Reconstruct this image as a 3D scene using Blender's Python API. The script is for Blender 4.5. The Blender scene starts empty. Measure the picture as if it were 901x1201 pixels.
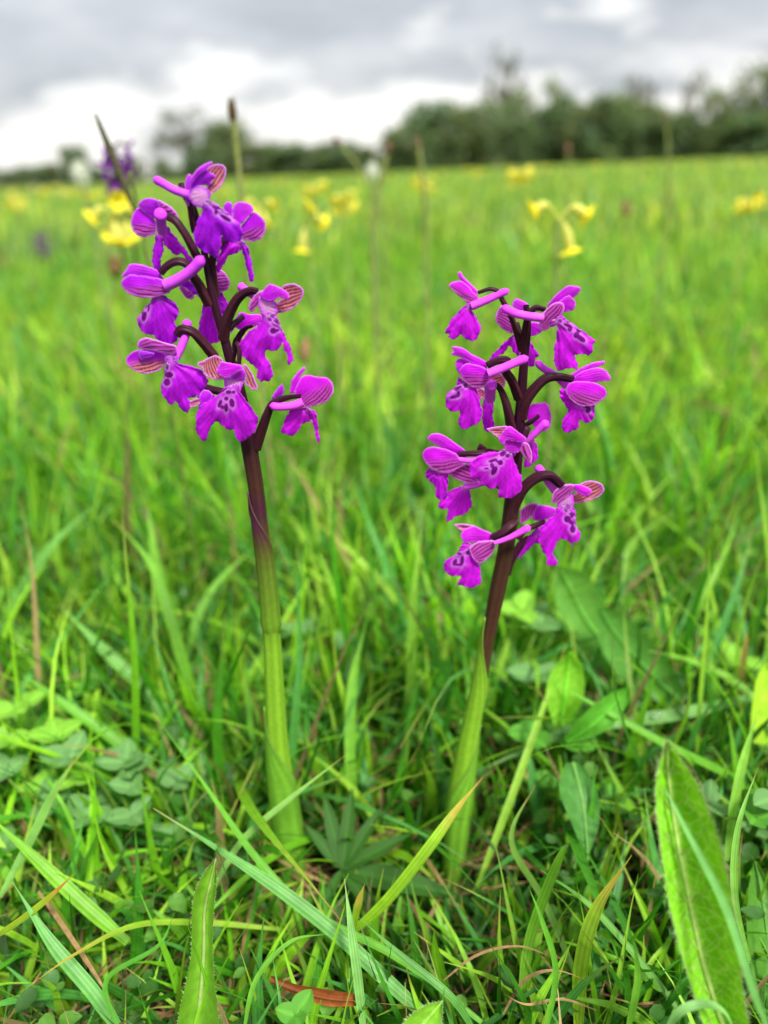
import bpy, math, random
import numpy as np
from mathutils import Matrix, Vector
random.seed(7); rng = np.random.default_rng(11)
S = bpy.context.scene
COL = S.collection
R = math.radians

# ------------------------------------------------------------------ camera
CH, PITCH, ROLL, F = 0.23, 24.8, -2.48, 867.0          # camera height (m), degrees down, roll, focal length in photo pixels
cam_d = bpy.data.cameras.new('camera'); cam = bpy.data.objects.new('camera', cam_d); COL.objects.link(cam)
CM = Matrix.Translation((0, 0, CH)) @ Matrix.Rotation(R(90 - PITCH), 4, 'X') @ Matrix.Rotation(R(ROLL), 4, 'Z')
cam.matrix_world = CM
cam_d.sensor_fit = 'VERTICAL'; cam_d.sensor_height = 36; cam_d.lens = F / 1201 * 36
cam_d.clip_start = 0.005; cam_d.clip_end = 3000
cam_d.dof.use_dof = True; cam_d.dof.focus_distance = 0.188; cam_d.dof.aperture_fstop = 6.5
S.camera = cam
S.view_settings.view_transform = 'Standard'; S.view_settings.look = 'None'
S.view_settings.exposure = 1.70; S.view_settings.gamma = 1
S.cycles.max_bounces = 7; S.cycles.diffuse_bounces = 4; S.cycles.transmission_bounces = 4
S.cycles.use_denoising = True

# ------------------------------------------------------------------ sky and sun
SUN_EL, SUN_AZ = 56, 150            # degrees; azimuth clockwise from +Y (behind the camera, to the right)
world = bpy.data.worlds.new('World'); S.world = world; world.use_nodes = True
def sky_nodes():
    nt = world.node_tree; N = nt.nodes; L = nt.links; N.clear()
    out = N.new('ShaderNodeOutputWorld'); bg = N.new('ShaderNodeBackground')
    sky = N.new('ShaderNodeTexSky'); sky.sky_type = 'NISHITA'; sky.sun_disc = False
    sky.sun_elevation = R(SUN_EL); sky.sun_rotation = R(SUN_AZ)
    sc = N.new('ShaderNodeVectorMath'); sc.operation = 'SCALE'; sc.inputs['Scale'].default_value = 0.1
    L.new(sky.outputs[0], sc.inputs[0])
    tc = N.new('ShaderNodeTexCoord'); sep = N.new('ShaderNodeSeparateXYZ'); L.new(tc.outputs['Generated'], sep.inputs[0])
    def M(op, a, b=None, clamp=False):
        m = N.new('ShaderNodeMath'); m.operation = op; m.use_clamp = clamp
        for i, v in enumerate((a, b)):
            if v is None: continue
            if isinstance(v, (int, float)): m.inputs[i].default_value = v
            else: L.new(v, m.inputs[i])
        return m.outputs[0]
    z = M('MAXIMUM', sep.outputs['Z'], 0.0)
    # cloud deck: flat layers that flatten toward the horizon
    den = M('ADD', z, 0.16)
    px = M('DIVIDE', sep.outputs['X'], den); py = M('DIVIDE', sep.outputs['Y'], den)
    cb = N.new('ShaderNodeCombineXYZ'); L.new(px, cb.inputs[0]); L.new(py, cb.inputs[1])
    n1 = N.new('ShaderNodeTexNoise'); n1.inputs['Scale'].default_value = 1.15; n1.inputs['Detail'].default_value = 7; n1.inputs['Roughness'].default_value = .55
    off = N.new('ShaderNodeVectorMath'); off.operation = 'ADD'; off.inputs[1].default_value = (3.1, 7.4, 0)
    L.new(cb.outputs[0], off.inputs[0]); L.new(off.outputs[0], n1.inputs['Vector'])
    # heaped clouds seen side on low over the horizon
    st = N.new('ShaderNodeVectorMath'); st.operation = 'MULTIPLY'; st.inputs[1].default_value = (5.0, 5.0, 13.0)
    L.new(tc.outputs['Generated'], st.inputs[0])
    n2 = N.new('ShaderNodeTexNoise'); n2.inputs['Scale'].default_value = 1.0; n2.inputs['Detail'].default_value = 6; n2.inputs['Roughness'].default_value = .5
    L.new(st.outputs[0], n2.inputs['Vector'])
    # heap = 1 where white cumulus stands: low band, edge raised and lowered by the noise
    band = M('SUBTRACT', M('ADD', 0.122, M('MULTIPLY', M('SUBTRACT', n2.outputs['Fac'], 0.5), 0.46)), z)
    heap = M('MULTIPLY', band, 15.0, True)
    deck = M('MULTIPLY', M('SUBTRACT', n1.outputs['Fac'], 0.42), 3.4, True)
    grey = N.new('ShaderNodeMix'); grey.data_type = 'RGBA'; L.new(deck, grey.inputs['Factor'])
    grey.inputs[6].default_value = (.130, .136, .144, 1); grey.inputs[7].default_value = (.212, .213, .217, 1)
    mx = N.new('ShaderNodeMix'); mx.data_type = 'RGBA'; L.new(heap, mx.inputs['Factor'])
    L.new(grey.outputs[2], mx.inputs[6]); mx.inputs[7].default_value = (.322, .314, .302, 1)
    # an overcast sky is about three times brighter overhead than at the horizon
    cie = M('ADD', 1.0, M('MULTIPLY', z, 1.6))
    v = N.new('ShaderNodeVectorMath'); v.operation = 'SCALE'; L.new(mx.outputs[2], v.inputs[0]); L.new(cie, v.inputs['Scale'])
    fin = N.new('ShaderNodeMix'); fin.data_type = 'RGBA'; fin.inputs['Factor'].default_value = 0.94
    L.new(sc.outputs[0], fin.inputs[6]); L.new(v.outputs[0], fin.inputs[7])
    L.new(fin.outputs[2], bg.inputs['Color']); bg.inputs['Strength'].default_value = 1.0
    L.new(bg.outputs[0], out.inputs[0])
sky_nodes()
sun_d = bpy.data.lights.new('sun', 'SUN'); sun_d.energy = 2.6; sun_d.angle = R(12); sun_d.color = (1, .96, .88)
sun = bpy.data.objects.new('sun', sun_d); COL.objects.link(sun)
sd = Vector((math.sin(R(SUN_AZ)) * math.cos(R(SUN_EL)), math.cos(R(SUN_AZ)) * math.cos(R(SUN_EL)), math.sin(R(SUN_EL))))
sun.rotation_euler = sd.to_track_quat('Z', 'Y').to_euler(); sun.location = sd * 50

# ------------------------------------------------------------------ helpers
CR = np.array(CM.to_3x3()); CP = np.array([0, 0, CH])
def ray(px, py):
    d = CR @ np.array([(px - 450.5) / F, -(py - 600.5) / F, -1.0]); return d
def P(px, py, Y):                       # the point seen at (px, py) that stands Y metres away
    d = ray(px, py); return CP + d * (Y / d[1])
def G(px, py, z):                       # the point seen at (px, py) that is z metres above the ground
    d = ray(px, py); return CP + d * ((z - CH) / d[2])
def lin(r, g, b, k=1.0):
    f = lambda c: (c / 255 / 12.92 if c / 255 <= .04045 else ((c / 255 + .055) / 1.055) ** 2.4) * k
    return np.array([f(r), f(g), f(b)])
def unit(v): v = np.asarray(v, float); return v / (np.linalg.norm(v) + 1e-12)
def smooth(a, b, x):
    t = np.clip((x - a) / (b - a), 0, 1); return t * t * (3 - 2 * t)
def spline(pts, n):                     # Catmull-Rom through pts
    p = np.array(pts, float); p = np.vstack([2 * p[0] - p[1], p, 2 * p[-1] - p[-2]])
    m = len(p) - 3; out = []
    for t in np.linspace(0, m - 1e-9, n):
        i = int(t); u = t - i; a, b, c, d = p[i:i + 4]
        out.append(.5 * ((2 * b) + (c - a) * u + (2 * a - 5 * b + 4 * c - d) * u * u + (3 * b - a - 3 * c + d) * u ** 3))
    return np.array(out)

class MB:                               # collects vertices, faces and pigment
    def __init__(s): s.v, s.f, s.c, s.uv, s.n = [], [], [], [], 0
    def add(s, v, f, c, uv=None):
        v = np.asarray(v, float).reshape(-1, 3); c = np.asarray(c, float)
        if c.ndim == 1: c = np.tile(c, (len(v), 1))
        s.v.append(v); s.c.append(c); s.f.append(np.asarray(f, int) + s.n)
        s.uv.append(np.zeros((len(v), 2)) if uv is None else np.asarray(uv, float).reshape(-1, 2)); s.n += len(v)
    def grid(s, V, c, uv=None, closed=False):          # V: (nu, nv, 3)
        V = np.asarray(V); nu, nv = V.shape[:2]; i = np.arange(nu * nv).reshape(nu, nv)
        j = np.hstack([i, i[:, :1]]) if closed else i
        f = np.stack([j[:-1, :-1], j[1:, :-1], j[1:, 1:], j[:-1, 1:]], -1).reshape(-1, 4)
        c = np.asarray(c, float); c = c if c.ndim == 1 else c.reshape(-1, 3)
        if uv is None:
            a, b = np.meshgrid(np.linspace(0, 1, nu), np.linspace(0, 1, nv), indexing='ij'); uv = np.stack([b, a], -1)
        s.add(V.reshape(-1, 3), f, c, uv)
    def tube(s, pts, rad, c, n=10, ribs=0, rib=.0, flat=1.0, twist=0.):
        pts = np.asarray(pts, float); m = len(pts); rad = np.broadcast_to(np.asarray(rad, float), (m,))
        T = np.gradient(pts, axis=0); T /= np.linalg.norm(T, axis=1)[:, None] + 1e-12
        ref = np.array([0, 1, 0.]) if abs(T[0][1]) < .9 else np.array([1, 0, 0.])
        V = np.zeros((m, n, 3)); a = np.linspace(0, 2 * np.pi, n, endpoint=False)
        for i in range(m):
            u = unit(np.cross(T[i], ref)); w = np.cross(T[i], u); ref = np.cross(u, T[i])
            rr = rad[i] * (1 + rib * np.cos(a * ribs + twist * i / m))
            V[i] = pts[i] + (np.cos(a) * rr)[:, None] * u + (np.sin(a) * rr * flat)[:, None] * w
        c = np.asarray(c, float)
        if c.ndim == 2: c = np.repeat(c[:, None, :], n, 1)
        s.grid(V, c, closed=True)
    def build(s, name, mat, parent=None, org=(0, 0, 0), sm=True, **props):
        me = bpy.data.meshes.new(name); v = np.vstack(s.v) - np.asarray(org)
        fs = s.f; nf = sum(len(f) for f in fs); loops = np.concatenate([f.ravel() for f in fs])
        tot = np.concatenate([np.full(len(f), f.shape[1]) for f in fs]); st = np.concatenate([[0], np.cumsum(tot)[:-1]])
        me.vertices.add(len(v)); me.vertices.foreach_set('co', v.ravel().astype(np.float32))
        me.loops.add(len(loops)); me.loops.foreach_set('vertex_index', loops.astype(np.int32))
        me.polygons.add(nf); me.polygons.foreach_set('loop_start', st.astype(np.int32)); me.polygons.foreach_set('loop_total', tot.astype(np.int32))
        me.update(calc_edges=True)
        c = np.ones((len(v), 4), np.float32); c[:, :3] = np.vstack(s.c)
        at = me.color_attributes.new('Col', 'FLOAT_COLOR', 'POINT'); at.data.foreach_set('color', c.ravel())
        uv = me.uv_layers.new(name='UV'); u = np.vstack(s.uv)[loops].astype(np.float32); uv.data.foreach_set('uv', u.ravel())
        if sm: me.polygons.foreach_set('use_smooth', np.ones(nf, bool))
        me.validate(); me.materials.append(mat)
        return link(name, me, parent, org if parent is None else (0, 0, 0), **props)
def link(name, data, parent=None, loc=(0, 0, 0), **props):
    o = bpy.data.objects.new(name, data); COL.objects.link(o)
    if parent is not None: o.parent = parent
    o.location = [float(q) for q in loc]
    for k, v in props.items():
        if v: o[k] = v
    return o
def thing(name, label, cat, loc, group=None, **kw):
    return link(name, None, None, loc, label=label, category=cat, group=group, **kw)

# ------------------------------------------------------------------ materials
def plant_mat(name, rough=.5, trans=.35, spec=.35, nscale=900, namp=.18, ribs=0, bump=.15, bscale=1500, tint=(1, 1, 1), sheen=0, tuv=0):
    m = bpy.data.materials.new(name); m.use_nodes = True; nt = m.node_tree; N = nt.nodes; L = nt.links; N.clear()
    out = N.new('ShaderNodeOutputMaterial'); pr = N.new('ShaderNodeBsdfPrincipled')
    at = N.new('ShaderNodeAttribute'); at.attribute_name = 'Col'
    tc = N.new('ShaderNodeTexCoord')
    no = N.new('ShaderNodeTexNoise'); no.inputs['Scale'].default_value = nscale; no.inputs['Detail'].default_value = 3
    L.new(tc.outputs['Object'], no.inputs['Vector'])
    mr = N.new('ShaderNodeMapRange'); mr.inputs['From Min'].default_value = .25; mr.inputs['From Max'].default_value = .75
    mr.inputs['To Min'].default_value = 1 - namp; mr.inputs['To Max'].default_value = 1 + namp; L.new(no.outputs['Fac'], mr.inputs['Value'])
    vm = N.new('ShaderNodeVectorMath'); vm.operation = 'SCALE'; L.new(at.outputs['Color'], vm.inputs[0]); L.new(mr.outputs[0], vm.inputs['Scale'])
    col = vm.outputs[0]; hgt = no.outputs['Fac']
    nb = N.new('ShaderNodeTexNoise'); nb.inputs['Scale'].default_value = bscale; nb.inputs['Detail'].default_value = 2
    L.new(tc.outputs['Object'], nb.inputs['Vector']); hgt = nb.outputs['Fac']
    if ribs:                            # fine lengthwise veins across the blade
        uvn = N.new('ShaderNodeUVMap'); uvn.uv_map = 'UV'; sx = N.new('ShaderNodeSeparateXYZ'); L.new(uvn.outputs[0], sx.inputs[0])
        mu = N.new('ShaderNodeMath'); mu.operation = 'MULTIPLY'; mu.inputs[1].default_value = ribs * 6.2832; L.new(sx.outputs[0], mu.inputs[0])
        si = N.new('ShaderNodeMath'); si.operation = 'SINE'; L.new(mu.outputs[0], si.inputs[0])
        ma = N.new('ShaderNodeMapRange'); ma.inputs['From Min'].default_value = -1; ma.inputs['To Min'].default_value = .86; ma.inputs['To Max'].default_value = 1.12
        L.new(si.outputs[0], ma.inputs['Value'])
        v2 = N.new('ShaderNodeVectorMath'); v2.operation = 'SCALE'; L.new(col, v2.inputs[0]); L.new(ma.outputs[0], v2.inputs['Scale']); col = v2.outputs[0]
        ad = N.new('ShaderNodeMath'); ad.operation = 'ADD'; L.new(si.outputs[0], ad.inputs[0]); L.new(hgt, ad.inputs[1]); hgt = ad.outputs[0]
    bp = N.new('ShaderNodeBump'); bp.inputs['Strength'].default_value = bump; bp.inputs['Distance'].default_value = .0003; L.new(hgt, bp.inputs['Height'])
    L.new(col, pr.inputs['Base Color']); pr.inputs['Roughness'].default_value = rough; pr.inputs['Specular IOR Level'].default_value = spec
    L.new(bp.outputs[0], pr.inputs['Normal'])
    if trans:
        tr = N.new('ShaderNodeBsdfTranslucent'); ti = N.new('ShaderNodeVectorMath'); ti.operation = 'MULTIPLY'
        ti.inputs[1].default_value = tint; L.new(col, ti.inputs[0]); L.new(ti.outputs[0], tr.inputs['Color'])
        mx = N.new('ShaderNodeMixShader'); mx.inputs[0].default_value = trans
        L.new(pr.outputs[0], mx.inputs[1]); L.new(tr.outputs[0], mx.inputs[2]); L.new(mx.outputs[0], out.inputs[0])
    else: L.new(pr.outputs[0], out.inputs[0])
    return m
M_BLADE = plant_mat('grass_blade_green', .45, .42, .28, 300, .15, ribs=3, bump=.2, tint=(1.5, 1.6, .7))
M_GRASS = plant_mat('grass_green', .55, .42, .2, 120, .18, tint=(1.5, 1.6, .7))
M_PETAL = plant_mat('petal_purple', .5, .52, .22, 1200, .07, bump=.12, bscale=2600, tint=(1.45, 1.3, 1.45))
M_SPUR = plant_mat('spur_purple', .55, .15, .15, 900, .12, bump=.15, bscale=3000)
M_STEM = plant_mat('stem_skin', .45, .12, .2, 700, .12, ribs=7, bump=.12)
M_OVARY = plant_mat('ovary_skin', .5, .0, .12, 1200, .2, ribs=6, bump=.25)
M_LEAF = plant_mat('leaf_green', .5, .38, .22, 500, .18, bump=.3, bscale=1400, tint=(1.5, 1.5, .6))
M_YEL = plant_mat('petal_yellow', .6, .35, .2, 400, .1, tint=(1.2, 1.1, .7))
M_DRY = plant_mat('dry_straw', .8, .15, .15, 500, .3)
M_BARK = plant_mat('bark', .9, 0, .1, 3, .35, bump=.6, bscale=8)
M_CROWN = plant_mat('tree_foliage', .6, .35, .12, .6, .25, bump=0, tint=(1.3, 1.3, .7))
def soil_mat():
    m = bpy.data.materials.new('meadow_ground'); m.use_nodes = True; nt = m.node_tree; N = nt.nodes; L = nt.links
    pr = N['Principled BSDF']; pr.inputs['Roughness'].default_value = .95; pr.inputs['Specular IOR Level'].default_value = .1
    geo = N.new('ShaderNodeNewGeometry'); ln = N.new('ShaderNodeVectorMath'); ln.operation = 'LENGTH'; L.new(geo.outputs['Position'], ln.inputs[0])
    n = N.new('ShaderNodeTexNoise'); n.inputs['Scale'].default_value = 1.2; n.inputs['Detail'].default_value = 9; n.inputs['Roughness'].default_value = .7
    L.new(geo.outputs['Position'], n.inputs['Vector'])
    a = N.new('ShaderNodeValToRGB'); a.color_ramp.elements[0].position = .35; a.color_ramp.elements[1].position = .68
    a.color_ramp.elements[0].color = (.10, .14, .04, 1); a.color_ramp.elements[1].color = (.20, .22, .07, 1); L.new(n.outputs['Fac'], a.inputs[0])
    n2 = N.new('ShaderNodeTexNoise'); n2.inputs['Scale'].default_value = 160; n2.inputs['Detail'].default_value = 6; L.new(geo.outputs['Position'], n2.inputs['Vector'])
    b = N.new('ShaderNodeValToRGB'); b.color_ramp.elements[0].position = .4; b.color_ramp.elements[1].position = .65
    b.color_ramp.elements[0].color = (.018, .016, .010, 1); b.color_ramp.elements[1].color = (.05, .045, .02, 1); L.new(n2.outputs['Fac'], b.inputs[0])
    mr = N.new('ShaderNodeMapRange'); mr.inputs['From Min'].default_value = 1.0; mr.inputs['From Max'].default_value = 6; L.new(ln.outputs['Value'], mr.inputs['Value'])
    mx = N.new('ShaderNodeMix'); mx.data_type = 'RGBA'; L.new(mr.outputs[0], mx.inputs['Factor']); L.new(b.outputs[0], mx.inputs[6]); L.new(a.outputs[0], mx.inputs[7])
    L.new(mx.outputs[2], pr.inputs['Base Color']); return m
M_SOIL = soil_mat()
def dew_mat():
    m = bpy.data.materials.new('dew_water'); m.use_nodes = True; p = m.node_tree.nodes['Principled BSDF']
    p.inputs['Transmission Weight'].default_value = 1; p.inputs['Roughness'].default_value = .02; p.inputs['IOR'].default_value = 1.33; return m
M_DEW = dew_mat()

# ------------------------------------------------------------------ the meadow ground
def ground():
    r = np.concatenate([np.linspace(0.0, .8, 60)[1:], np.geomspace(.85, 900, 70)]); a = np.linspace(0, 2 * np.pi, 97)[:-1]
    V = np.zeros((len(r), len(a), 3)); V[..., 0] = r[:, None] * np.cos(a); V[..., 1] = .2 + r[:, None] * np.sin(a)
    bump = .004 * np.sin(V[..., 0] * 47 + 1) * np.cos(V[..., 1] * 39) + .003 * np.sin(V[..., 0] * 111) * np.sin(V[..., 1] * 97)
    V[..., 2] = bump * np.exp(-r / 5)[:, None] - .006
    mb = MB(); mb.grid(V, (.1, .1, .1), closed=True)
    n0 = len(a); mb.add(np.array([[0, .2, -.006]]), np.zeros((0, 3), int), (.1, .1, .1))
    mb.f.append(np.array([[mb.n - 1, i, (i + 1) % n0] for i in range(n0)]))
    mb.build('meadow_ground', M_SOIL, kind='structure', label='meadow soil and turf stretching to the trees', category='ground')
ground()

# ------------------------------------------------------------------ orchids
PUR = np.array([.30, .016, .47]); PUR2 = np.array([.36, .03, .50]); MAG = np.array([.42, .035, .48])
PALE = np.array([.58, .36, .62]); DARK = np.array([.13, .004, .18]); VEIN = np.array([.10, .012, .045])
MAROON = np.array([.022, .0028, .012]); BROWN = np.array([.055, .022, .014]); LIME = np.array([.165, .34, .020])
def nz(x, y, k, s=0):                                   # cheap smooth wobble
    return np.sin(x * k + s) * np.cos(y * k * 1.3 + s * 2.1) + .5 * np.sin(x * k * 2.3 - s) * np.cos(y * k * 1.9 + s)

def lip_mesh(T, tip, n, wscale, seed, lobes):
    d = tip - T; Ln = np.linalg.norm(d); d /= Ln; n = unit(n - d * np.dot(n, d)); s = np.cross(d, n)
    th = np.linspace(-1, 1, 25)[None, :] * R(78); q = np.linspace(.05, 1, 14)[:, None]
    Rr = (1 - .2 * np.exp(-((abs(th) - .47) / .1) ** 2)) * (.8 + .2 * np.cos(th * .9)); rr = q * Rr * Ln
    a = rr * np.sin(th) * wscale; bb = rr * np.cos(th * .82); rc = Ln * .62; ph = a / rc
    V = T + bb[..., None] * d + (rc * np.sin(ph))[..., None] * s + (-rc * (1 - np.cos(ph)) * .75 + Ln * .2 * np.sin(np.clip(bb / Ln, 0, 1) * 2.6))[..., None] * n
    mb = MB(); mb.grid(V, np.array([.16, .02, .26])); return mb
def petal_mesh(base, tip, nrm, hw, cup, veins, seed, tipw=.55, curl=.1, nu=12, nv=9):
    d = tip - base; Ln = np.linalg.norm(d); d /= Ln; n = unit(nrm - d * np.dot(nrm, d)); s = np.cross(d, n)
    u = np.linspace(0, 1, nu)[:, None]; v = np.linspace(-1, 1, nv)[None, :]; w = np.maximum(hw * np.sin(np.pi * u ** tipw) ** .62, hw * .02)
    V = base + (u * Ln + 0 * v)[..., None] * d + (w * v)[..., None] * s + (-cup * w * v ** 2 * .8 + curl * Ln * np.sin(u * np.pi))[..., None] * n
    mb = MB(); mb.grid(V, np.array([.17, .03, .24])); return mb

from mathutils.geometry import delaunay_2d_cdt
DEEP = np.array([.43, .010, .68]); HOT = np.array([.64, .014, .70])
def inside(p, poly):
    x, y = p[:, 0][:, None], p[:, 1][:, None]; a = poly; b = np.roll(poly, -1, 0)
    c = ((a[:, 1] > y) != (b[:, 1] > y)) & (x < (b[:, 0] - a[:, 0]) * (y - a[:, 1]) / (b[:, 1] - a[:, 1] + 1e-12) + a[:, 0])
    return c.sum(1) % 2 == 1
def edge_dist(p, poly):
    a = poly[None]; b = np.roll(poly, -1, 0)[None]; ab = b - a; t = np.clip(((p[:, None] - a) * ab).sum(-1) / ((ab ** 2).sum(-1) + 1e-12), 0, 1)
    return np.sqrt((((a + ab * t[..., None]) - p[:, None]) ** 2).sum(-1)).min(1)
def closed_spline(pts, step=1.0, frill=0., seed=0):
    p = np.array(pts, float); n = len(p); out = []
    for i in range(n):
        a, b, c, d = p[i - 1], p[i], p[(i + 1) % n], p[(i + 2) % n]; m = max(2, int(np.linalg.norm(c - b) / step))
        for k in range(m):
            u = k / m; out.append(.5 * ((2 * b) + (c - a) * u + (2 * a - 5 * b + 4 * c - d) * u * u + (3 * b - a - 3 * c + d) * u ** 3) * .75 + (b * (1 - u) + c * u) * .25)
    o = np.array(out)
    if frill:
        t = np.roll(o, -1, 0) - np.roll(o, 1, 0); nrm = np.stack([t[:, 1], -t[:, 0]], -1) / (np.linalg.norm(t, axis=1)[:, None] + 1e-9); k = np.arange(len(o))
        o = o + nrm * (frill * (np.sin(k * 1.1 + seed) * .6 + np.sin(k * .47 + seed * 2) * .8))[:, None]
    return o
def tissue(kind, poly, base, dz, tone, seed, bulge, slope, spots=(), vm=None, per=4.2, rot=0.):
    """a petal, sepal or lip: its rim polyline in photo pixels, its depth and relief in mm"""
    rim = closed_spline(poly, 1.1, .62 if kind == 'lip' else .15, seed); x0, y0 = rim.min(0); x1, y1 = rim.max(0)
    gx, gy = np.meshgrid(np.arange(x0, x1, 1.15), np.arange(y0, y1, 1.0)); gx = gx + (np.arange(gx.shape[0]) % 2)[:, None] * .57
    g = np.stack([gx.ravel(), gy.ravel()], -1); g = g[inside(g, rim)]; g = g[edge_dist(g, rim) > .6] if len(g) else g
    P2 = np.vstack([rim, g]); n = len(rim)
    vs, _, fs, *_ = delaunay_2d_cdt([Vector(q) for q in P2], [], [list(range(n))], 1, 1e-5)
    p = np.array([v[:] for v in vs]); e = edge_dist(p, rim); emax = max(3., e.max()); base = np.array(base, float)
    q = p - base; L = np.linalg.norm(p - base, axis=1).max(); r = np.linalg.norm(q, axis=1); ang = np.arctan2(q[:, 0], q[:, 1])
    tau = min(16., emax * 1.5); relief = bulge * (1 - np.exp(-e / tau)); wav = .10 * np.sin(ang * 9 + seed) * smooth(0, 14, r) * (1 - smooth(3, 12, e) * .6) + .05 * np.sin(p[:, 0] * .33 + seed) * np.cos(p[:, 1] * .29)
    wav = wav + (.42 if kind == 'lip' else .12) * np.sin(ang * 21 + seed * 1.7 + .5 * np.sin(ang * 9)) * np.exp(-e / 2.6); d = dz + slope[0] * q[:, 0] + slope[1] * q[:, 1] - relief + wav * (1 if kind == 'lip' else .45)
    ax = unit(p.mean(0) - base); u = q @ ax / max(L, 1); lat = q @ np.array([-ax[1], ax[0]]) + rot * q @ ax; lat = lat + .5 * np.sin(p[:, 0] * .31 + seed) * np.sin(p[:, 1] * .27); lat = lat / (.50 + .50 * np.sin(np.pi * np.clip(u * .85 + .08, .02, 1)))
    A = DEEP * (1 - tone) + HOT * tone; c = np.tile(A, (len(p), 1)) * (1 + .10 * np.sin(p[:, 0] * .21 + seed) * np.cos(p[:, 1] * .17))[:, None]
    vein = .5 + .5 * np.sin(ang * 34 + 2.2 * np.sin(r * .12 + seed))
    if kind == 'lip':
        c *= (.84 + .24 * (vein * .7 + .3 * np.sin(ang * 71 + r * .05)) * smooth(4, 18, r) + .06 * np.sin(p[:, 0] * .9) * np.sin(p[:, 1] * .8))[:, None]
        m = (smooth(1.6, .0, e) * .38)[:, None]; c = c * (1 - m) + np.array([.60, .12, .68]) * m  # pale pink rim, strengthened as a painted highlight along the lip edge
        if len(spots):
            dd = np.full(len(p), 99.)
            for (sx, sy, rx, ry, *ro) in spots:
                ro = ro[0] if ro else 0.; ca, sa = math.cos(ro), math.sin(ro); w = p - (sx, sy); xx = w[:, 0] * ca + w[:, 1] * sa; yy = -w[:, 0] * sa + w[:, 1] * ca
                k = np.sqrt((xx / rx) ** 2 + (yy / ry) ** 2); dd = np.minimum(dd, (k - 1) * min(rx, ry) * (1 + .3 * np.clip(k - 1, 0, 1)))
            h = (np.exp(-(np.clip(dd, 0, 99) / 2.4) ** 1.7) * .60)[:, None]; c = c * (1 - h) + np.array([.66, .36, .74]) * h
            s_ = smooth(.45, -.25, dd)[:, None]; c = c * (1 - s_) + np.array([.20, .003, .25]) * s_
        b_ = (np.exp(-(r / 5.) ** 2) * .45)[:, None]; c = c * (1 - b_) + np.array([.62, .34, .66]) * b_
    elif kind in ('outer', 'inner'):
        w = np.ones(len(p)) if vm is None else smooth(-.25, .35, (p - p.mean(0)) @ unit(vm) / (emax * 1.6))
        per = per * 1.45; body = smooth(.9, 2.4, e) * smooth(1.05, .8, u) * w
        fill = np.array([.56, .16, .42]) if kind == 'outer' else np.array([.66, .28, .20]); f_ = (body * (.55 if kind == 'outer' else .85))[:, None]; c = c * (1 - f_) + fill * f_
        line = np.clip(np.sin(lat * 2 * np.pi / per + .7 * np.sin(u * 5 + seed)) * 1.7 - .15, 0, 1) * body
        k = (line * (.92 if kind == 'outer' else .97))[:, None]; c = c * (1 - k) + np.array([.13, .010, .085]) * k
        m = (smooth(2.4, .3, e) * (.35 + .45 * w))[:, None]; c = c * (1 - m) + np.array([.72, .40, .68]) * m
    elif kind == 'plain':
        c *= (.93 + .12 * np.sin(lat * 1.9))[:, None]; m = (smooth(2.2, .2, e) * .5 + .12 * (.5 + .5 * np.sin(lat * 2.7 + seed)) * smooth(.1, .8, u))[:, None]; c = c * (1 - m) + np.array([.72, .30, .76]) * m  # pale petal edge, raised further to paint in highlights
    elif kind == 'throat':
        c = np.tile(np.array([.62, .34, .60]), (len(p), 1)) * (1 + .18 * np.sin(lat * 1.4))[:, None]; m = (smooth(5.5, .5, e) * .8)[:, None]; c = c * (1 - m) + A * 1.1 * m
    elif kind == 'brown':
        c = np.tile(MAROON * 1.8, (len(p), 1)) * (1 + .25 * np.sin(lat * 1.5))[:, None]
    rs_ = np.random.default_rng(seed + 500); tx, ty = rs_.uniform(-.030, .030), rs_.uniform(-.012, .040)   # every petal hangs at its own tilt
    fold = (.085 if kind == 'lip' else .06) * np.sin((ang * 16 if kind == 'lip' else lat * 2.1) + seed) * smooth(3, 12, r); d = d + tx * (p[:, 0] - p[:, 0].mean()) + ty * (p[:, 1] - p[:, 1].mean()) * (1 if kind != 'lip' else .5) + fold
    V = np.array([P(a_[0], a_[1], ORC_Y + dd_ / 1000) for a_, dd_ in zip(p, d)])
    mb = MB(); mb.add(V, np.array([f for f in fs if len(f) == 3]), np.clip(c, 0, 1), p * .01); return mb
ORC_Y = .187
SOLID = dict(lip=.00012, outer=.00015, inner=.00015, plain=.00015, throat=.0002, brown=.00012)
NAMES = dict(lip='lip', outer='side_sepal', inner='side_sepal', plain='hood', throat='throat', brown='bract')
def solid(o, t):
    m = o.modifiers.new('thickness', 'SOLIDIFY'); m.thickness = t; m.offset = 0
def tube_px(pts, r0, r1, d0, d1, cA, cB, roundtip=False, ribs=0, n=18, arch=0.):
    q = spline([(x, y, 0) for x, y in pts], n); t = np.linspace(0, 1, n); dd = d0 + (d1 - d0) * t - arch * np.sin(np.pi * t)
    V = np.array([P(a[0], a[1], ORC_Y + z / 1000) for a, z in zip(q, dd)]); dep = (V - CP) @ ray(450.5, 600.5)
    rr = (r0 + (r1 - r0) * t) * dep / F
    if roundtip: rr = rr * np.sqrt(np.clip(1 - smooth(.16, 0, t) ** 2, .00001, 1)) * (1 + .08 * smooth(.4, .1, t))
    mb = MB(); c = cA * (1 - t[:, None]) + cB * t[:, None]; mb.tube(V, rr * .92, c, 18, ribs=ribs, rib=.13 if ribs else 0, twist=5.)
    return mb, V
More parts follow.
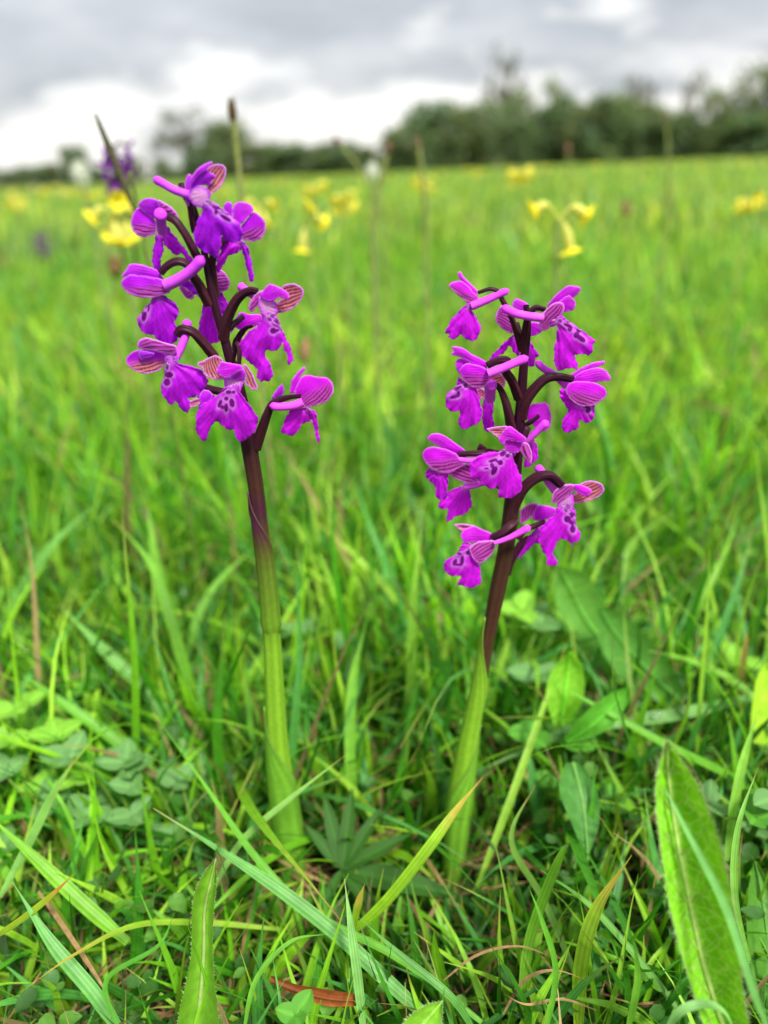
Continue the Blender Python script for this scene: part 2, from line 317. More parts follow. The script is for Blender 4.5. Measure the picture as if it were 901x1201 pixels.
def flower(root, org, crop, d, tone, ov, parts, spur=None, seed=0):
    """crop = (x, y, pixels per traced unit); ov = the ovary: path from the stem to the flower, radii; parts traced rim by rim"""
    cx, cy, k = crop; X = lambda pts: [(cx + a * k, cy + b * k) for a, b in pts]
    pts, r0, r1, z0, z1 = ov
    mb, _ = tube_px(X(pts), r0 * k, r1 * k, z0, z1, np.array([.040, .009, .014]), np.array([.026, .004, .016]), ribs=3, n=34, arch=1.0)
    fl = mb.build('flower', M_OVARY, root, org)
    if spur:
        pts, r0, r1, z0, z1 = spur; A = (DEEP * (1 - tone) + HOT * tone) * 1.05 + .03
        mb, _ = tube_px(X(pts), r0 * k, r1 * k, z0, z1, A, A * .9 + np.array([.05, .04, .03]), True, n=30); mb.build('spur', M_SPUR, fl, org)
    for j, p in enumerate(parts):
        kind, dz, base, poly = p[:4]; o = p[4] if len(p) > 4 else {}
        spots = [(cx + q[0] * k, cy + q[1] * k, q[2] * k, q[3] * k, *(q[4:])) for q in o.get('spots', [])]
        bz = o.get('bulge', {'lip': 1.35, 'outer': .62, 'inner': -.7, 'plain': .60, 'throat': .6, 'brown': .5}[kind])
        mb = tissue(kind, X(poly), X([base])[0], d + dz, np.clip(tone + o.get('tone', 0), 0, 1.1), seed * 7 + j, bz, o.get('slope', (0, .012 if kind == 'lip' else 0)), spots, o.get('vm'), o.get('per', 4.2), o.get('rot', 0.))
        q = mb.build(o.get('name', NAMES[kind]), M_PETAL if kind != 'brown' else M_OVARY, fl, org); solid(q, SOLID[kind])
def orchid(label, Y0, stem, rads, cols, flowers, sheaths, base):
    org = P(base[0], base[1], Y0); root = thing('orchid', label, 'orchid', org, 'purple orchids in the grass')
    pts = spline([P(x, y, Y0) for x, y in stem], 90); pys = spline([(x, y, 0) for x, y in stem], 90)[:, 1]
    rw = np.interp(pys, [q[0] for q in rads], [q[1] for q in rads])       # width in photo pixels
    dep = np.array([np.dot(p - CP, ray(450.5, 600.5)) for p in pts]); rad = rw / 2 * dep / F
    cc = np.array([[np.interp(y, [q[0] for q in cols], [q[1][j] for q in cols]) for j in range(3)] for y in pys])
    mb = MB(); mb.tube(pts, rad, cc, 30, ribs=5, rib=.018); mb.build('stem', M_STEM, root, org)
    for (y0, y1, a0, wrap, grow, ca, cb) in sheaths:                     # a leaf sheath from py y0 (low) to its tip at y1
        sel = np.linspace(y0, y1, 50); c = np.array([[np.interp(y, pys, pts[:, j]) for j in range(3)] for y in sel]); r = np.interp(sel, pys, rad)
        u = np.linspace(0, 1, 50); V = np.zeros((50, 41, 3)); CC = np.zeros((50, 41, 3)); s_ = np.linspace(-1, 1, 41)
        for i in range(50):
            half = wrap * (1 - smooth(.52, 1, u[i]) ** .9 * .98); g_ = 1 + grow * (1 - u[i] * .75)
            ang = a0 + s_ * half; rr = r[i] * g_ + .00022 - .0005 * (1 - smooth(0, .07, u[i])) + .00035 * (abs(s_) ** 8)
            V[i] = c[i] + np.stack([np.cos(ang) * rr, -np.sin(ang) * rr, 0 * ang], -1)
            own = np.array([np.interp(sel[i], [q[0] for q in cols], [q[1][j] for q in cols]) for j in range(3)]); CC[i] = ((ca * (1 - u[i]) + cb * u[i]) if ca is not None else own * (1 - smooth(.5, .9, u[i])) + cb * smooth(.5, .9, u[i])) * (1 + .05 * np.cos(s_ * 26))[:, None]
            CC[i] = CC[i] * (1 - .35 * smooth(.90, 1.0, abs(s_)))[:, None] + np.array([.10, .10, .05]) * smooth(.93, 1., abs(s_))[:, None] * .5  # rim darkened to paint a shadow line, plus a dull edge tint
        mb = MB(); mb.grid(V, CC); solid(mb.build('sheath_leaf', M_STEM, root, org), .0003)
    for k, fdef in enumerate(flowers): flower(root, org, seed=k + (1 if base[0] < 450 else 31), **fdef)
    return root
A_, B_, C_ = (170, 180, .111), (140, 220, .111), (220, 220, .111); D_, E_, F_ = (130, 300, .12209), (140, 370, .12209), (260, 320, .111); G_, H_ = (220, 405, .0999), (290, 420, .11654)
LF = [
 dict(crop=A_, d=-4, tone=.15, ov=([(535,830),(500,680),(470,540),(400,400),(385,315)], 42, 34, 0, -1), spur=([(85,262),(180,310),(300,380),(440,430),(500,440)], 44, 50, -2, -3), parts=[
  ('plain', 1.5, (480,500), [(445,240),(475,215),(497,260),(485,400),(470,545),(445,555),(425,480),(425,330)], dict(tone=.2, name='side_sepal')),
  ('inner', 1.0, (650,400), [(650,170),(740,115),(820,118),(858,165),(850,250),(800,350),(740,405),(685,440),(640,400),(660,330)], dict(per=3.0)),
  ('plain', .2, (485,395), [(485,300),(560,215),(650,175),(748,240),(705,290),(702,338),(600,332),(540,352),(485,398)], dict(tone=-.15)),
  ('plain', -.8, (490,330), [(486,262),(540,180),(620,118),(705,86),(714,108),(640,180),(560,235),(488,330)], dict(tone=.25)),
  ('throat', .6, (600,450), [(470,390),(560,340),(660,370),(695,440),(660,540),(610,575),(520,545),(465,480)])]),
 dict(crop=C_, d=-4, tone=.02, ov=([(255,1100),(245,1000),(235,900),(240,800)], 5, 5, 1, 1), parts=[
  ('lip', -1.5, (200,150), [(160,180),(158,250),(112,340),(75,450),(65,540),(90,610),(150,665),(230,700),(312,748),(350,650),(362,500),(400,555),(480,582),(560,560),(582,470),(562,390),(500,340),(450,290),(390,240),(330,190),(260,145),(210,122)],
   dict(spots=[(222,145,32,15,.1),(245,178,36,7,.3),(300,208,46,18,.35),(302,262,22,28),(402,322,66,20,.5),(402,272,52,9,.45)]))]),
 dict(crop=B_, d=2, tone=.3, ov=([(850,780),(780,650),(690,490),(600,360),(510,305)], 50, 42, 0, 0), spur=([(432,262),(440,340),(452,470)], 70, 52, -7, -1), parts=[
  ('outer', 1, (375,410), [(200,215),(150,270),(125,360),(140,440),(190,500),(260,524),(330,512),(385,480),(398,430),(380,350),(330,300),(260,250)], dict(per=3.4, vm=(0,1))),
  ('outer', 2.4, (430,240), [(405,130),(470,155),(550,205),(610,270),(628,332),(560,315),(490,270),(425,225)], dict(per=3.6)),
  ('plain', 0, (400,300), [(203,200),(215,150),(270,118),(340,110),(400,135),(428,200),(410,260),(370,330),(290,275),(230,232)]),
  ('lip', 1.5, (430,470), [(392,490),(365,620),(350,740),(360,850),(375,900),(435,870),(435,760),(455,720),(468,590),(450,490)], dict(bulge=1.0)),
  ('lip', 1.8, (450,450), [(440,500),(480,600),(540,670),(600,710),(650,705),(640,660),(700,750),(760,830),(795,800),(720,680),(640,580),(560,480),(510,410),(450,440)], dict(bulge=1.0, tone=.2))]),
 dict(crop=C_, d=1, tone=.35, ov=([(300,1150),(270,950),(255,800),(300,650),(420,520)], 48, 40, 2, 1), parts=[
  ('plain', 1.2, (430,320), [(385,180),(420,150),(465,160),(477,220),(472,310),(430,320),(385,240)]),
  ('outer', .2, (570,500), [(700,258),(760,290),(810,350),(830,430),(800,510),(750,557),(670,570),(590,548),(550,510),(570,410),(640,320)], dict(per=3.2, vm=(.2,1))),
  ('plain', -.4, (500,390), [(478,260),(490,190),(540,150),(610,155),(680,190),(697,240),(650,300),(580,370),(500,400)], dict(tone=.15)),
  ('lip', .8, (560,560), [(400,570),(450,550),(540,570),(585,600),(570,660),(490,700),(420,735),(390,800),(340,885),(298,865),(310,780),(345,680),(370,620)], dict(tone=.35, bulge=1.5)),
  ('lip', .5, (570,550), [(550,540),(600,570),(640,640),(665,740),(690,860),(702,980),(670,998),(645,920),(620,820),(590,700),(560,620)], dict(bulge=.8, tone=-.2))]),
 dict(crop=D_, d=-3, tone=.28, ov=([(950,470),(860,300),(790,200),(735,90),(640,55),(540,100),(478,165)], 55, 34, 0, -3), spur=([(890,0),(820,100),(720,185),(610,250),(530,285)], 54, 62, -6, -4), parts=[
  ('plain', .4, (480,200), [(103,200),(150,130),(180,85),(230,74),(320,90),(400,118),(460,150),(505,235),(400,235),(250,205),(170,195)], dict(tone=.1)),
  ('outer', -.6, (560,330), [(118,225),(180,182),(270,188),(400,205),(490,225),(552,270),(575,345),(500,378),(420,397),(300,402),(200,378),(140,335),(108,285),(102,245)], dict(per=3.5, vm=(.1,1))),
  ('lip', .6, (460,390), [(415,390),(380,440),(340,490),(290,550),(255,620),(265,670),(320,740),(370,760),(412,755),(440,800),(500,850),(560,858),(600,842),(640,800),(658,720),(630,682),(615,640),(640,580),(657,520),(620,460),(560,410),(500,380)], dict(spots=[(322,582,24,46,.15),(366,500,9,38,.1),(305,540,10,20,.5)], tone=.05))]),
 dict(crop=E_, d=-4, tone=.45, ov=([(920,400),(780,235),(690,155),(600,135),(560,185)], 52, 44, 0, -2), spur=([(652,30),(645,150),(605,280),(545,410)], 46, 42, -1, -3), parts=[
  ('inner', .8, (450,400), [(200,330),(130,350),(75,400),(66,450),(110,505),(180,547),(280,557),(370,532),(432,480),(460,400),(420,350),(300,335)], dict(per=3.0, vm=(.1,1))),
  ('plain', .1, (400,350), [(188,335),(260,340),(340,360),(310,395),(220,428),(190,400)], dict(tone=-.4)),
  ('outer', -.5, (545,340), [(176,300),(190,240),(250,212),(330,228),(420,256),(540,288),(558,330),(530,372),(440,362),(320,337),(230,327)], dict(per=3.6, rot=.3)),
  ('throat', .3, (480,430), [(440,370),(540,350),(560,440),(500,490),(450,480)]),
  ('lip', -.8, (490,440), [(470,400),(445,480),(430,580),(403,680),(405,740),(450,810),(480,852),(520,847),(540,820),(580,880),(650,940),(672,900),(682,830),(660,790),(740,780),(830,690),(850,620),(800,540),(740,500),(640,475),(560,455),(530,400)], dict(spots=[(478,570,40,28),(460,640,32,36),(462,495,14,28)]))]),
 dict(crop=F_, d=-4, tone=.62, ov=([(25,700),(50,520),(130,330),(215,225),(310,185),(385,195)], 66, 40, 0, -3), spur=([(185,130),(250,180),(340,240)], 46, 46, 1, -1), parts=[
  ('outer', .6, (420,240), [(440,185),(360,222),(300,310),(283,380),(320,412),(352,385),(395,330),(430,260)], dict(per=2.6)),
  ('inner', .8, (570,330), [(640,150),(700,118),(780,118),(850,160),(870,210),(830,300),(760,370),(680,412),(580,424),(570,340),(620,280)], dict(per=3.0)),
  ('throat', .3, (480,360), [(395,250),(480,280),(575,310),(595,400),(570,450),(500,460),(425,440),(385,330)]),
  ('plain', -1, (480,290), [(430,195),(500,122),(560,128),(640,168),(700,205),(718,262),(690,288),(620,255),(560,292),(480,292),(415,255)]),
  ('lip', -.8, (490,420), [(425,420),(422,490),(380,560),(290,620),(220,700),(178,785),(200,850),(260,920),(330,970),(380,1040),(373,1110),(420,1152),(455,1130),(500,1152),(540,1090),(530,1000),(490,920),(460,870),(470,810),(540,832),(610,790),(650,740),(660,810),(695,880),(705,978),(752,930),(745,840),(700,730),(650,620),(600,500),(565,430)], dict(spots=[(535,455,24,20),(508,490,16,26,-.7),(582,520,36,10,.6),(572,560,44,8,.6),(545,612,34,34),(585,608,26,16,-.3)]))]),
 dict(crop=G_, d=-7, tone=.62, ov=([(500,330),(550,120),(580,-20),(610,60),(600,230)], 24, 30, 0, -5), parts=[
  ('inner', 1, (420,370), [(118,205),(170,190),(240,150),(330,118),(420,170),(390,230),(370,310),(430,350),(440,400),(330,402),(250,382),(190,325),(178,270),(128,245)], dict(per=2.6, rot=-.6)),
  ('inner', 1, (670,260), [(655,225),(700,240),(760,330),(800,420),(827,500),(780,528),(700,475),(668,400),(680,360),(655,290)], dict(per=2.8)),
  ('throat', .8, (550,420), [(440,380),(570,390),(670,385),(645,480),(600,570),(470,570),(435,480)]),
  ('plain', .2, (640,300), [(505,372),(580,318),(640,268),(685,330),(655,392),(570,404)], dict(tone=-.15)),
  ('plain', -1.2, (560,260), [(358,250),(400,192),(500,208),(622,228),(642,268),(560,332),(460,387),(380,352),(335,312)], dict(tone=.1)),
  ('lip', -.6, (530,460), [(460,480),(400,545),(300,625),(225,660),(140,720),(100,850),(104,1000),(140,1080),(190,1122),(232,1090),(262,980),(345,885),(400,942),(480,987),(540,992),(560,1050),(612,1137),(700,1090),(770,1040),(832,880),(770,760),(690,650),(630,570),(600,480),(530,455)], dict(spots=[(500,445,22,26),(485,550,34,24),(540,550,22,20),(455,625,26,24),(382,685,22,50,.3),(410,725,25,22),(455,730,24,50),(522,675,30,52,-.15)], bulge=1.4)),
  ('plain', .5, (220,640), [(135,600),(180,528),(250,528),(300,590),(240,690),(155,680)], dict(tone=-.2, name='lip_fold'))]),
 dict(crop=H_, d=-2, tone=.9, ov=([(95,900),(150,720),(200,570),(260,450),(400,395),(540,378)], 62, 22, 0, -3), spur=([(222,478),(330,490),(470,475),(560,440)], 40, 50, -4, -3), parts=[
  ('plain', 2.5, (330,390), [(245,405),(300,310),(357,258),(372,340),(330,385)], dict(tone=-.5, name='bract')),
  ('plain', 1.6, (460,330), [(428,345),(450,220),(500,150),(575,82),(583,112),(540,180),(525,260),(480,345)]),
  ('outer', 0, (540,460), [(470,350),(540,200),(620,168),(700,188),(800,196),(862,258),(870,340),(820,422),(740,462),(640,488),(540,503),(515,440),(530,390)], dict(per=2.7, vm=(.5,1))),
  ('lip', 1, (600,500), [(430,525),(380,620),(342,722),(360,752),(430,782),(500,752),(530,712),(545,660),(600,652),(650,610),(665,560),(610,500),(500,505)], dict(bulge=1.4)),
  ('lip', .6, (620,500), [(590,500),(660,515),(700,570),(712,680),(727,800),(714,868),(690,780),(665,680),(645,600),(620,550)], dict(bulge=.7))]),
 dict(crop=(0, 0, 1), d=8, tone=.35, ov=([(246,352),(250,342),(252,332)], 5, 4, 0, 6), parts=[
  ('outer', 0, (252,331), [(252,318),(259,316),(265,321),(270,330),(268,339),(262,342),(254,344),(249,331)], dict(per=2.8)),
  ('outer', .5, (236,333), [(212,333),(221,340),(228,346),(226,351),(219,350),(214,344),(210,337)], dict(per=2.6)),
  ('lip', .3, (250,338), [(211,332),(219,327),(236,338),(246,348),(238,350),(228,345)], dict(bulge=.6, tone=-.2)),
  ('lip', 1.2, (252,338), [(243,340),(236,370),(233,392),(248,403),(260,398),(272,374),(266,352),(254,338)], dict(tone=.3))]),
 dict(crop=(0, 0, 1), d=5, tone=.4, ov=([(284,470),(268,462),(252,458),(243,455)], 5, 5, 0, 3), parts=[
  ('inner', 0, (240,470), [(222,471),(234,467),(236,473),(223,478)], dict(per=2)),
  ('lip', 1.5, (240,462), [(234,458),(250,462),(254,480),(246,494),(236,488),(232,472)])]),
 dict(crop=F_, d=7, tone=.75, ov=([(60,600),(150,520),(220,470)], 40, 30, 0, 5), parts=[
  ('plain', 0, (230,520), [(150,470),(210,415),(300,438),(420,440),(430,520),(330,570),(250,590),(190,600),(130,560)], dict(tone=.1)),
  ('lip', 1, (200,520), [(-10,300),(70,370),(80,460),(130,560),(110,640),(60,560),(0,440)], dict(tone=-.3, bulge=.8)),
  ('brown', -3, (150,850), [(330,548),(332,575),(270,605),(220,680),(180,780),(150,860),(110,850),(120,720),(190,610),(260,560)])]),
]
R1_, R2_, R4_, R5_ = (515, 310, .111), (575, 325, .14428), (515, 395, .13319), (610, 405, .12209); R7_, R8_, R9_, RX_ = (545, 465, .12209), (490, 500, .111), (600, 535, .12764), (515, 590, .13873)
RF = [
 dict(crop=R1_, d=-1, tone=.85, ov=([(870,900),(800,650),(735,490),(670,385),(620,290),(540,262),(410,300)], 36, 20, 0, -1), spur=([(745,270),(650,310),(530,365),(400,420),(350,440)], 38, 52, -2, -1), parts=[
  ('plain', 1.2, (390,300), [(198,90),(225,78),(262,130),(330,200),(405,275),(395,330),(330,300),(255,200),(208,135)], dict(tone=.1, name='petal')),
  ('outer', -.3, (400,370), [(103,220),(150,184),(240,176),(300,218),(360,288),(415,340),(405,400),(300,398),(220,342),(140,272)], dict(per=2.4, vm=(-.5,1), tone=.1)),
  ('throat', .2, (360,420), [(290,400),(400,370),(420,430),(370,480),(310,470)]),
  ('lip', .2, (330,440), [(295,415),(200,510),(120,600),(68,720),(105,740),(100,775),(170,787),(240,740),(280,790),(350,812),(410,770),(438,700),(430,630),(390,560),(350,480),(350,430)])]),
 dict(crop=R2_, d=-4, tone=.85, ov=([(262,600),(290,420),(312,310),(370,250),(450,262)], 34, 22, 0, -4), spur=([(90,238),(190,290),(310,318),(430,330)], 36, 38, -5, -5), parts=[
  ('plain', .8, (480,250), [(465,225),(530,150),(590,95),(650,66),(738,88),(700,150),(640,180),(560,205),(485,260)]),
  ('plain', .2, (580,220), [(555,205),(640,148),(692,200),(682,262),(620,282),(570,270)]),
  ('throat', .6, (520,340), [(440,300),(560,280),(580,340),(520,400),(450,400)]),
  ('outer', -.8, (430,390), [(425,300),(480,238),(540,203),(592,213),(602,270),(560,332),(500,392),(450,438),(398,402)], dict(per=2.6)),
  ('lip', -.8, (525,350), [(490,370),(545,400),(540,480),(520,600),(523,700),(550,757),(620,747),(680,735),(700,762),(712,730),(690,632),(760,627),(800,637),(838,590),(835,545),(855,525),(810,480),(720,415),(650,365),(570,315)], dict(spots=[(565,355,20,12,.3),(630,393,38,16,.4),(648,418,20,24),(740,500,40,20,.7),(702,470,24,26),(716,438,20,12,.5)]))]),
 dict(crop=R2_, d=6, tone=.8, ov=([(255,520),(235,450),(220,380)], 24, 20, 0, 5), parts=[
  ('outer', 0, (190,440), [(95,232),(50,290),(43,350),(80,402),(130,442),(187,458),(200,380),(150,290)], dict(per=2.6, rot=.4)),
  ('plain', .4, (290,250), [(180,210),(210,176),(260,188),(312,225),(300,262),(230,268),(188,245)], dict(name='petal')),
  ('plain', .2, (340,400), [(325,370),(400,372),(432,430),(370,472),(320,468)], dict(name='petal')),
  ('lip', .6, (220,480), [(215,462),(150,498),(60,588),(-5,660),(10,682),(100,622),(160,560),(200,620),(240,640),(245,500)], dict(bulge=1)),
  ('lip', .6, (300,520), [(290,500),(330,530),(370,590),(397,640),(372,662),(352,722),(305,722),(280,600)], dict(bulge=1))]),
 dict(crop=R4_, d=-4, tone=.82, ov=([(705,540),(650,400),(585,300),(600,215),(520,205),(425,250)], 46, 34, 0, -5), spur=([(790,180),(680,225),(550,280),(430,325)], 40, 42, -6, -6), parts=[
  ('plain', 1.2, (260,250), [(148,215),(190,190),(260,225),(240,300),(195,340),(150,280)], dict(tone=-.1)),
  ('plain', .2, (410,250), [(112,88),(200,93),(300,158),(418,220),(410,285),(300,245),(200,185),(106,152),(128,120)]),
  ('outer', -.8, (440,340), [(178,295),(230,238),(330,245),(425,285),(458,350),(415,425),(350,458),(270,432),(208,372)], dict(per=2.8, vm=(0,1))),
  ('lip', .6, (270,410), [(163,345),(205,385),(240,400),(320,435),(352,530),(377,650),(372,720),(320,775),(210,814),(173,770),(180,650),(110,662),(65,612),(58,530),(110,470),(160,420)], dict(spots=[(235,430,20,20),(170,455,36,12,-.6),(140,527,42,16,-.2),(172,505,16,28)]))]),
 dict(crop=R4_, d=5, tone=.8, ov=([(645,830),(620,700),(580,560),(520,440),(445,412)], 52, 20, 0, 1), spur=([(455,405),(450,470),(450,550)], 60, 50, -3, 2), parts=[
  ('inner', 0, (450,400), [(430,350),(540,325),(587,380),(577,442),(530,435),(445,420)], dict(per=2.2)),
  ('inner', .2, (390,480), [(325,450),(400,465),(410,545),(345,535)], dict(per=2.2)),
  ('lip', 1, (440,540), [(400,540),(485,550),(472,680),(485,790),(430,838),(388,790),(383,680)], dict(bulge=1))]),
 dict(crop=R5_, d=-2, tone=.88, ov=([(10,690),(60,540),(160,400),(260,315),(380,300),(510,325)], 66, 36, 0, -2), spur=([(150,150),(230,225),(330,285),(450,390)], 36, 40, 1, 0), parts=[
  ('plain', 1.2, (510,300), [(485,285),(580,220),(690,168),(808,148),(803,182),(700,225),(600,285),(520,330)]),
  ('plain', .2, (510,330), [(500,320),(600,248),(740,213),(820,238),(872,310),(855,337),(740,352),(600,362),(515,358)]),
  ('outer', -.5, (470,400), [(505,350),(620,345),(740,365),(820,418),(832,480),(770,542),(680,582),(580,583),(500,532),(438,452),(455,385)], dict(per=2.7, vm=(-.1,1))),
  ('lip', 1.2, (560,550), [(378,440),(420,413),(470,480),(550,540),(700,560),(720,640),(690,722),(640,747),(580,712),(560,790),(520,817),(460,840),(410,812),(398,770),(430,680),(462,620),(400,530)], dict(spots=[(655,618,24,32),(630,592,22,10)]))]),
 dict(crop=R7_, d=-7, tone=.85, ov=([(500,700),(520,520),(560,400),(600,310),(570,390)], 34, 34, 0, -5), parts=[
  ('inner', .8, (390,330), [(212,310),(300,293),(410,285),(380,350),(330,392),(260,352)], dict(per=2.4)),
  ('outer', .5, (560,440), [(545,435),(610,455),(645,540),(642,645),(590,602),(535,520)], dict(per=4.5, tone=.1)),
  ('plain', -.3, (470,420), [(383,465),(400,412),(555,428),(535,522),(480,548),(395,515)], dict(tone=.05)),
  ('plain', -1.3, (540,400), [(325,405),(370,330),(432,283),(500,328),(590,398),(562,442),(480,434),(400,422),(378,464),(338,442)], dict(tone=.08)),
  ('lip', -.2, (450,510), [(385,505),(320,530),(200,540),(100,600),(48,660),(60,770),(130,802),(190,850),(250,892),(320,862),(328,962),(400,978),(480,960),(548,890),(547,780),(505,690),(470,600),(490,530)], dict(spots=[(370,550,36,24,-.7),(415,568,24,17,-.7),(272,615,44,15,-.3),(318,625,22,12,.4),(345,635,25,25),(265,665,20,28,-.3),(285,712,26,46,.5),(210,692,22,8)], bulge=1.4))]),
 dict(crop=R7_, d=1, tone=.85, ov=([(520,330),(600,270),(650,235),(715,180)], 30, 20, 2, -1), spur=([(805,235),(730,300),(660,370),(600,430)], 44, 36, -3, -1), parts=[
  ('plain', 1.4, (620,240), [(588,205),(600,130),(650,72),(740,62),(770,50),(805,90),(832,180),(822,285),(770,332),(700,310),(640,260)], dict(tone=.05)),
  ('lip', 1.2, (640,420), [(590,425),(660,398),(702,500),(702,590),(660,642),(620,675),(568,662),(580,560)], dict(bulge=1.4))]),
 dict(crop=R8_, d=-3, tone=.88, ov=([(1010,420),(930,310),(760,268),(640,282),(530,285),(430,295)], 30, 34, 0, -3), spur=([(640,350),(540,360),(430,345)], 34, 38, -3, -3), parts=[
  ('plain', 1, (450,260), [(102,122),(150,80),(220,73),(300,108),(400,178),(493,245),(480,285),(410,300),(300,245),(200,195),(140,162)], dict(tone=.05)),
  ('outer', -.2, (450,340), [(48,290),(90,233),(180,216),(300,242),(400,285),(440,335),(500,400),(400,462),(320,497),(220,482),(130,432),(68,362)], dict(per=2.9, vm=(.1,1))),
  ('brown', 2, (700,260), [(628,250),(650,190),(690,195),(750,258),(700,275)]),
  ('lip', 1.4, (240,460), [(108,440),(160,465),(240,480),(322,485),(317,620),(307,740),(240,782),(188,722),(180,620),(120,577),(83,520)], dict(bulge=1.4, tone=-.1))]),
 dict(crop=R8_, d=-1, tone=.9, ov=([(980,900),(960,760),(860,640),(760,590)], 30, 24, 0, 0), spur=([(760,580),(680,600),(580,630),(490,640)], 30, 40, 0, 0), parts=[
  ('outer', -.4, (640,560), [(325,497),(420,428),(540,398),(600,460),(665,570),(560,603),(460,582)], dict(per=2.8)),
  ('lip', .4, (500,630), [(470,625),(540,675),(572,780),(557,870),(500,922),(400,957),(330,1002),(300,1002),(322,880),(260,877),(217,840),(240,780),(320,750),(308,708),(400,655)])]),
 dict(crop=R9_, d=-3, tone=.85, ov=([(0,520),(80,350),(170,245),(270,185),(370,185),(460,265)], 62, 44, 0, -3), spur=([(228,85),(300,180),(400,320)], 40, 40, 1, -1), parts=[
  ('inner', .8, (580,390), [(610,270),(680,233),(760,228),(830,258),(854,310),(810,367),(730,402),(640,432),(550,427),(560,370),(600,320)], dict(per=2.7)),
  ('throat', .5, (500,420), [(430,410),(540,340),(570,400),(565,470),(490,490),(425,480)]),
  ('plain', -.8, (610,300), [(575,262),(640,262),(722,298),(735,340),(690,372),(620,345),(590,310)], dict(tone=.05)),
  ('outer', -.4, (570,280), [(366,420),(388,330),(470,268),(560,256),(603,288),(540,352),(460,408),(400,432)], dict(per=2.6, rot=.2)),
  ('lip', -.8, (490,450), [(430,470),(400,530),(300,620),(248,680),(243,750),(280,860),(320,920),(328,992),(390,1012),(422,990),(400,930),(380,880),(430,780),(460,755),(540,797),(560,827),(572,790),(610,787),(632,700),(592,640),(592,540),(555,450)], dict(spots=[(520,460,23,26),(498,492,13,24,-.5),(552,540,16,26,-.5),(515,578,33,32),(550,610,28,20,.6),(562,670,26,36)]))]),
 dict(crop=RX_, d=-4, tone=.9, ov=([(640,170),(600,195),(520,255),(445,290)], 40, 34, -2, -4), spur=([(778,200),(690,245),(590,295),(470,340)], 36, 20, -7, -6), parts=[
  ('inner', 1.2, (290,210), [(128,184),(200,176),(300,193),(280,225),(205,238)], dict(per=2.4)),
  ('plain', 0, (440,280), [(182,272),(220,218),(300,196),(380,228),(450,262),(470,325),(400,335),(300,335),(213,332)], dict(tone=.02)),
  ('outer', -.8, (460,340), [(256,382),(330,328),(462,316),(473,380),(430,452),(345,513),(288,470)], dict(per=2.8)),
  ('lip', .4, (280,370), [(200,335),(265,345),(290,450),(340,520),(352,600),(352,672),(290,717),(200,702),(158,682),(182,620),(90,612),(50,572),(42,500),(120,450),(170,400)], dict(spots=[(240,420,16,18),(135,500,18,32,.4),(195,485,18,42,.1),(172,428,20,12),(165,520,34,12)]))]),
 dict(crop=R9_, d=4, tone=.85, ov=([(60,760),(130,680),(200,645),(300,600)], 30, 26, 0, 2), parts=[
  ('outer', .6, (140,600), [(76,565),(88,490),(150,443),(232,428),(245,485),(190,550),(95,625)], dict(per=2.2)),
  ('plain', 0, (240,580), [(235,460),(300,448),(400,478),(415,512),(350,570),(260,595),(195,580),(205,505)]),
  ('lip', .5, (240,700), [(250,655),(200,690),(150,740),(100,850),(56,940),(140,882),(200,812),(262,792)], dict(bulge=1)),
  ('brown', -2, (60,800), [(-25,1080),(0,900),(60,790),(150,730),(120,820),(60,920),(20,1000),(-10,1100)])]),
]
LM = LIME; MID = np.array([.075, .055, .012])
orchid('taller purple orchid on the left with eleven open flowers on a leaning stem', .187,
       [(226,238),(235,270),(244,320),(253,362),(262,392),(269,418),(281,458),(292,522),(300,570),(307,630),(314,690),(319,750),(322,810),(326,880),(334,950),(341,1000),(348,1050)],
       [(238,6),(300,8),(400,11),(460,14),(522,19),(560,18.5),(600,18),(650,18),(700,19),(740,20.5),(820,23),(880,26),(930,30),(980,32),(1010,29),(1050,20)],
       [(238,MAROON*1.3),(500,MAROON),(570,BROWN*.9),(600,np.array([.055,.012,.03])),(628,MID*.9),(670,np.array([.09,.15,.015])),(740,LM*.72),(752,LM*1.0),(1000,LM*1.1)],
       LF, [(1045,826,2.75,3.0,.06,LM*np.array([.72,.86,1.2]),LM*np.array([.75,.9,1.1])),(742,574,2.5,2.6,.0,None,np.array([.075,.012,.045]))], (348,1050))
orchid('shorter purple orchid on the right with magenta flowers on a brown stem', .187,
       [(617,358),(619,385),(615,420),(612,460),(607,520),(601,580),(594,640),(583,695),(572,750),(561,810),(551,860),(542,920),(535,980),(530,1040),(527,1080)],
       [(358,7),(420,10),(520,14),(600,18),(640,19),(690,19),(740,16),(800,16.5),(850,19),(880,23),(930,28),(980,26),(1020,21),(1080,16)],
       [(358,MAROON*1.2),(560,MAROON),(640,BROWN*.8),(720,BROWN),(800,np.array([.06,.035,.012])),(850,LM*.9),(1050,LM*1.1)],
       RF, [(1080,848,.5,3.0,.06,LM*np.array([.8,.92,1.2]),LM*np.array([.8,.95,1.1])),(960,722,2.8,3.0,.0,LM*1.05,LM*.95)], (527,1080))

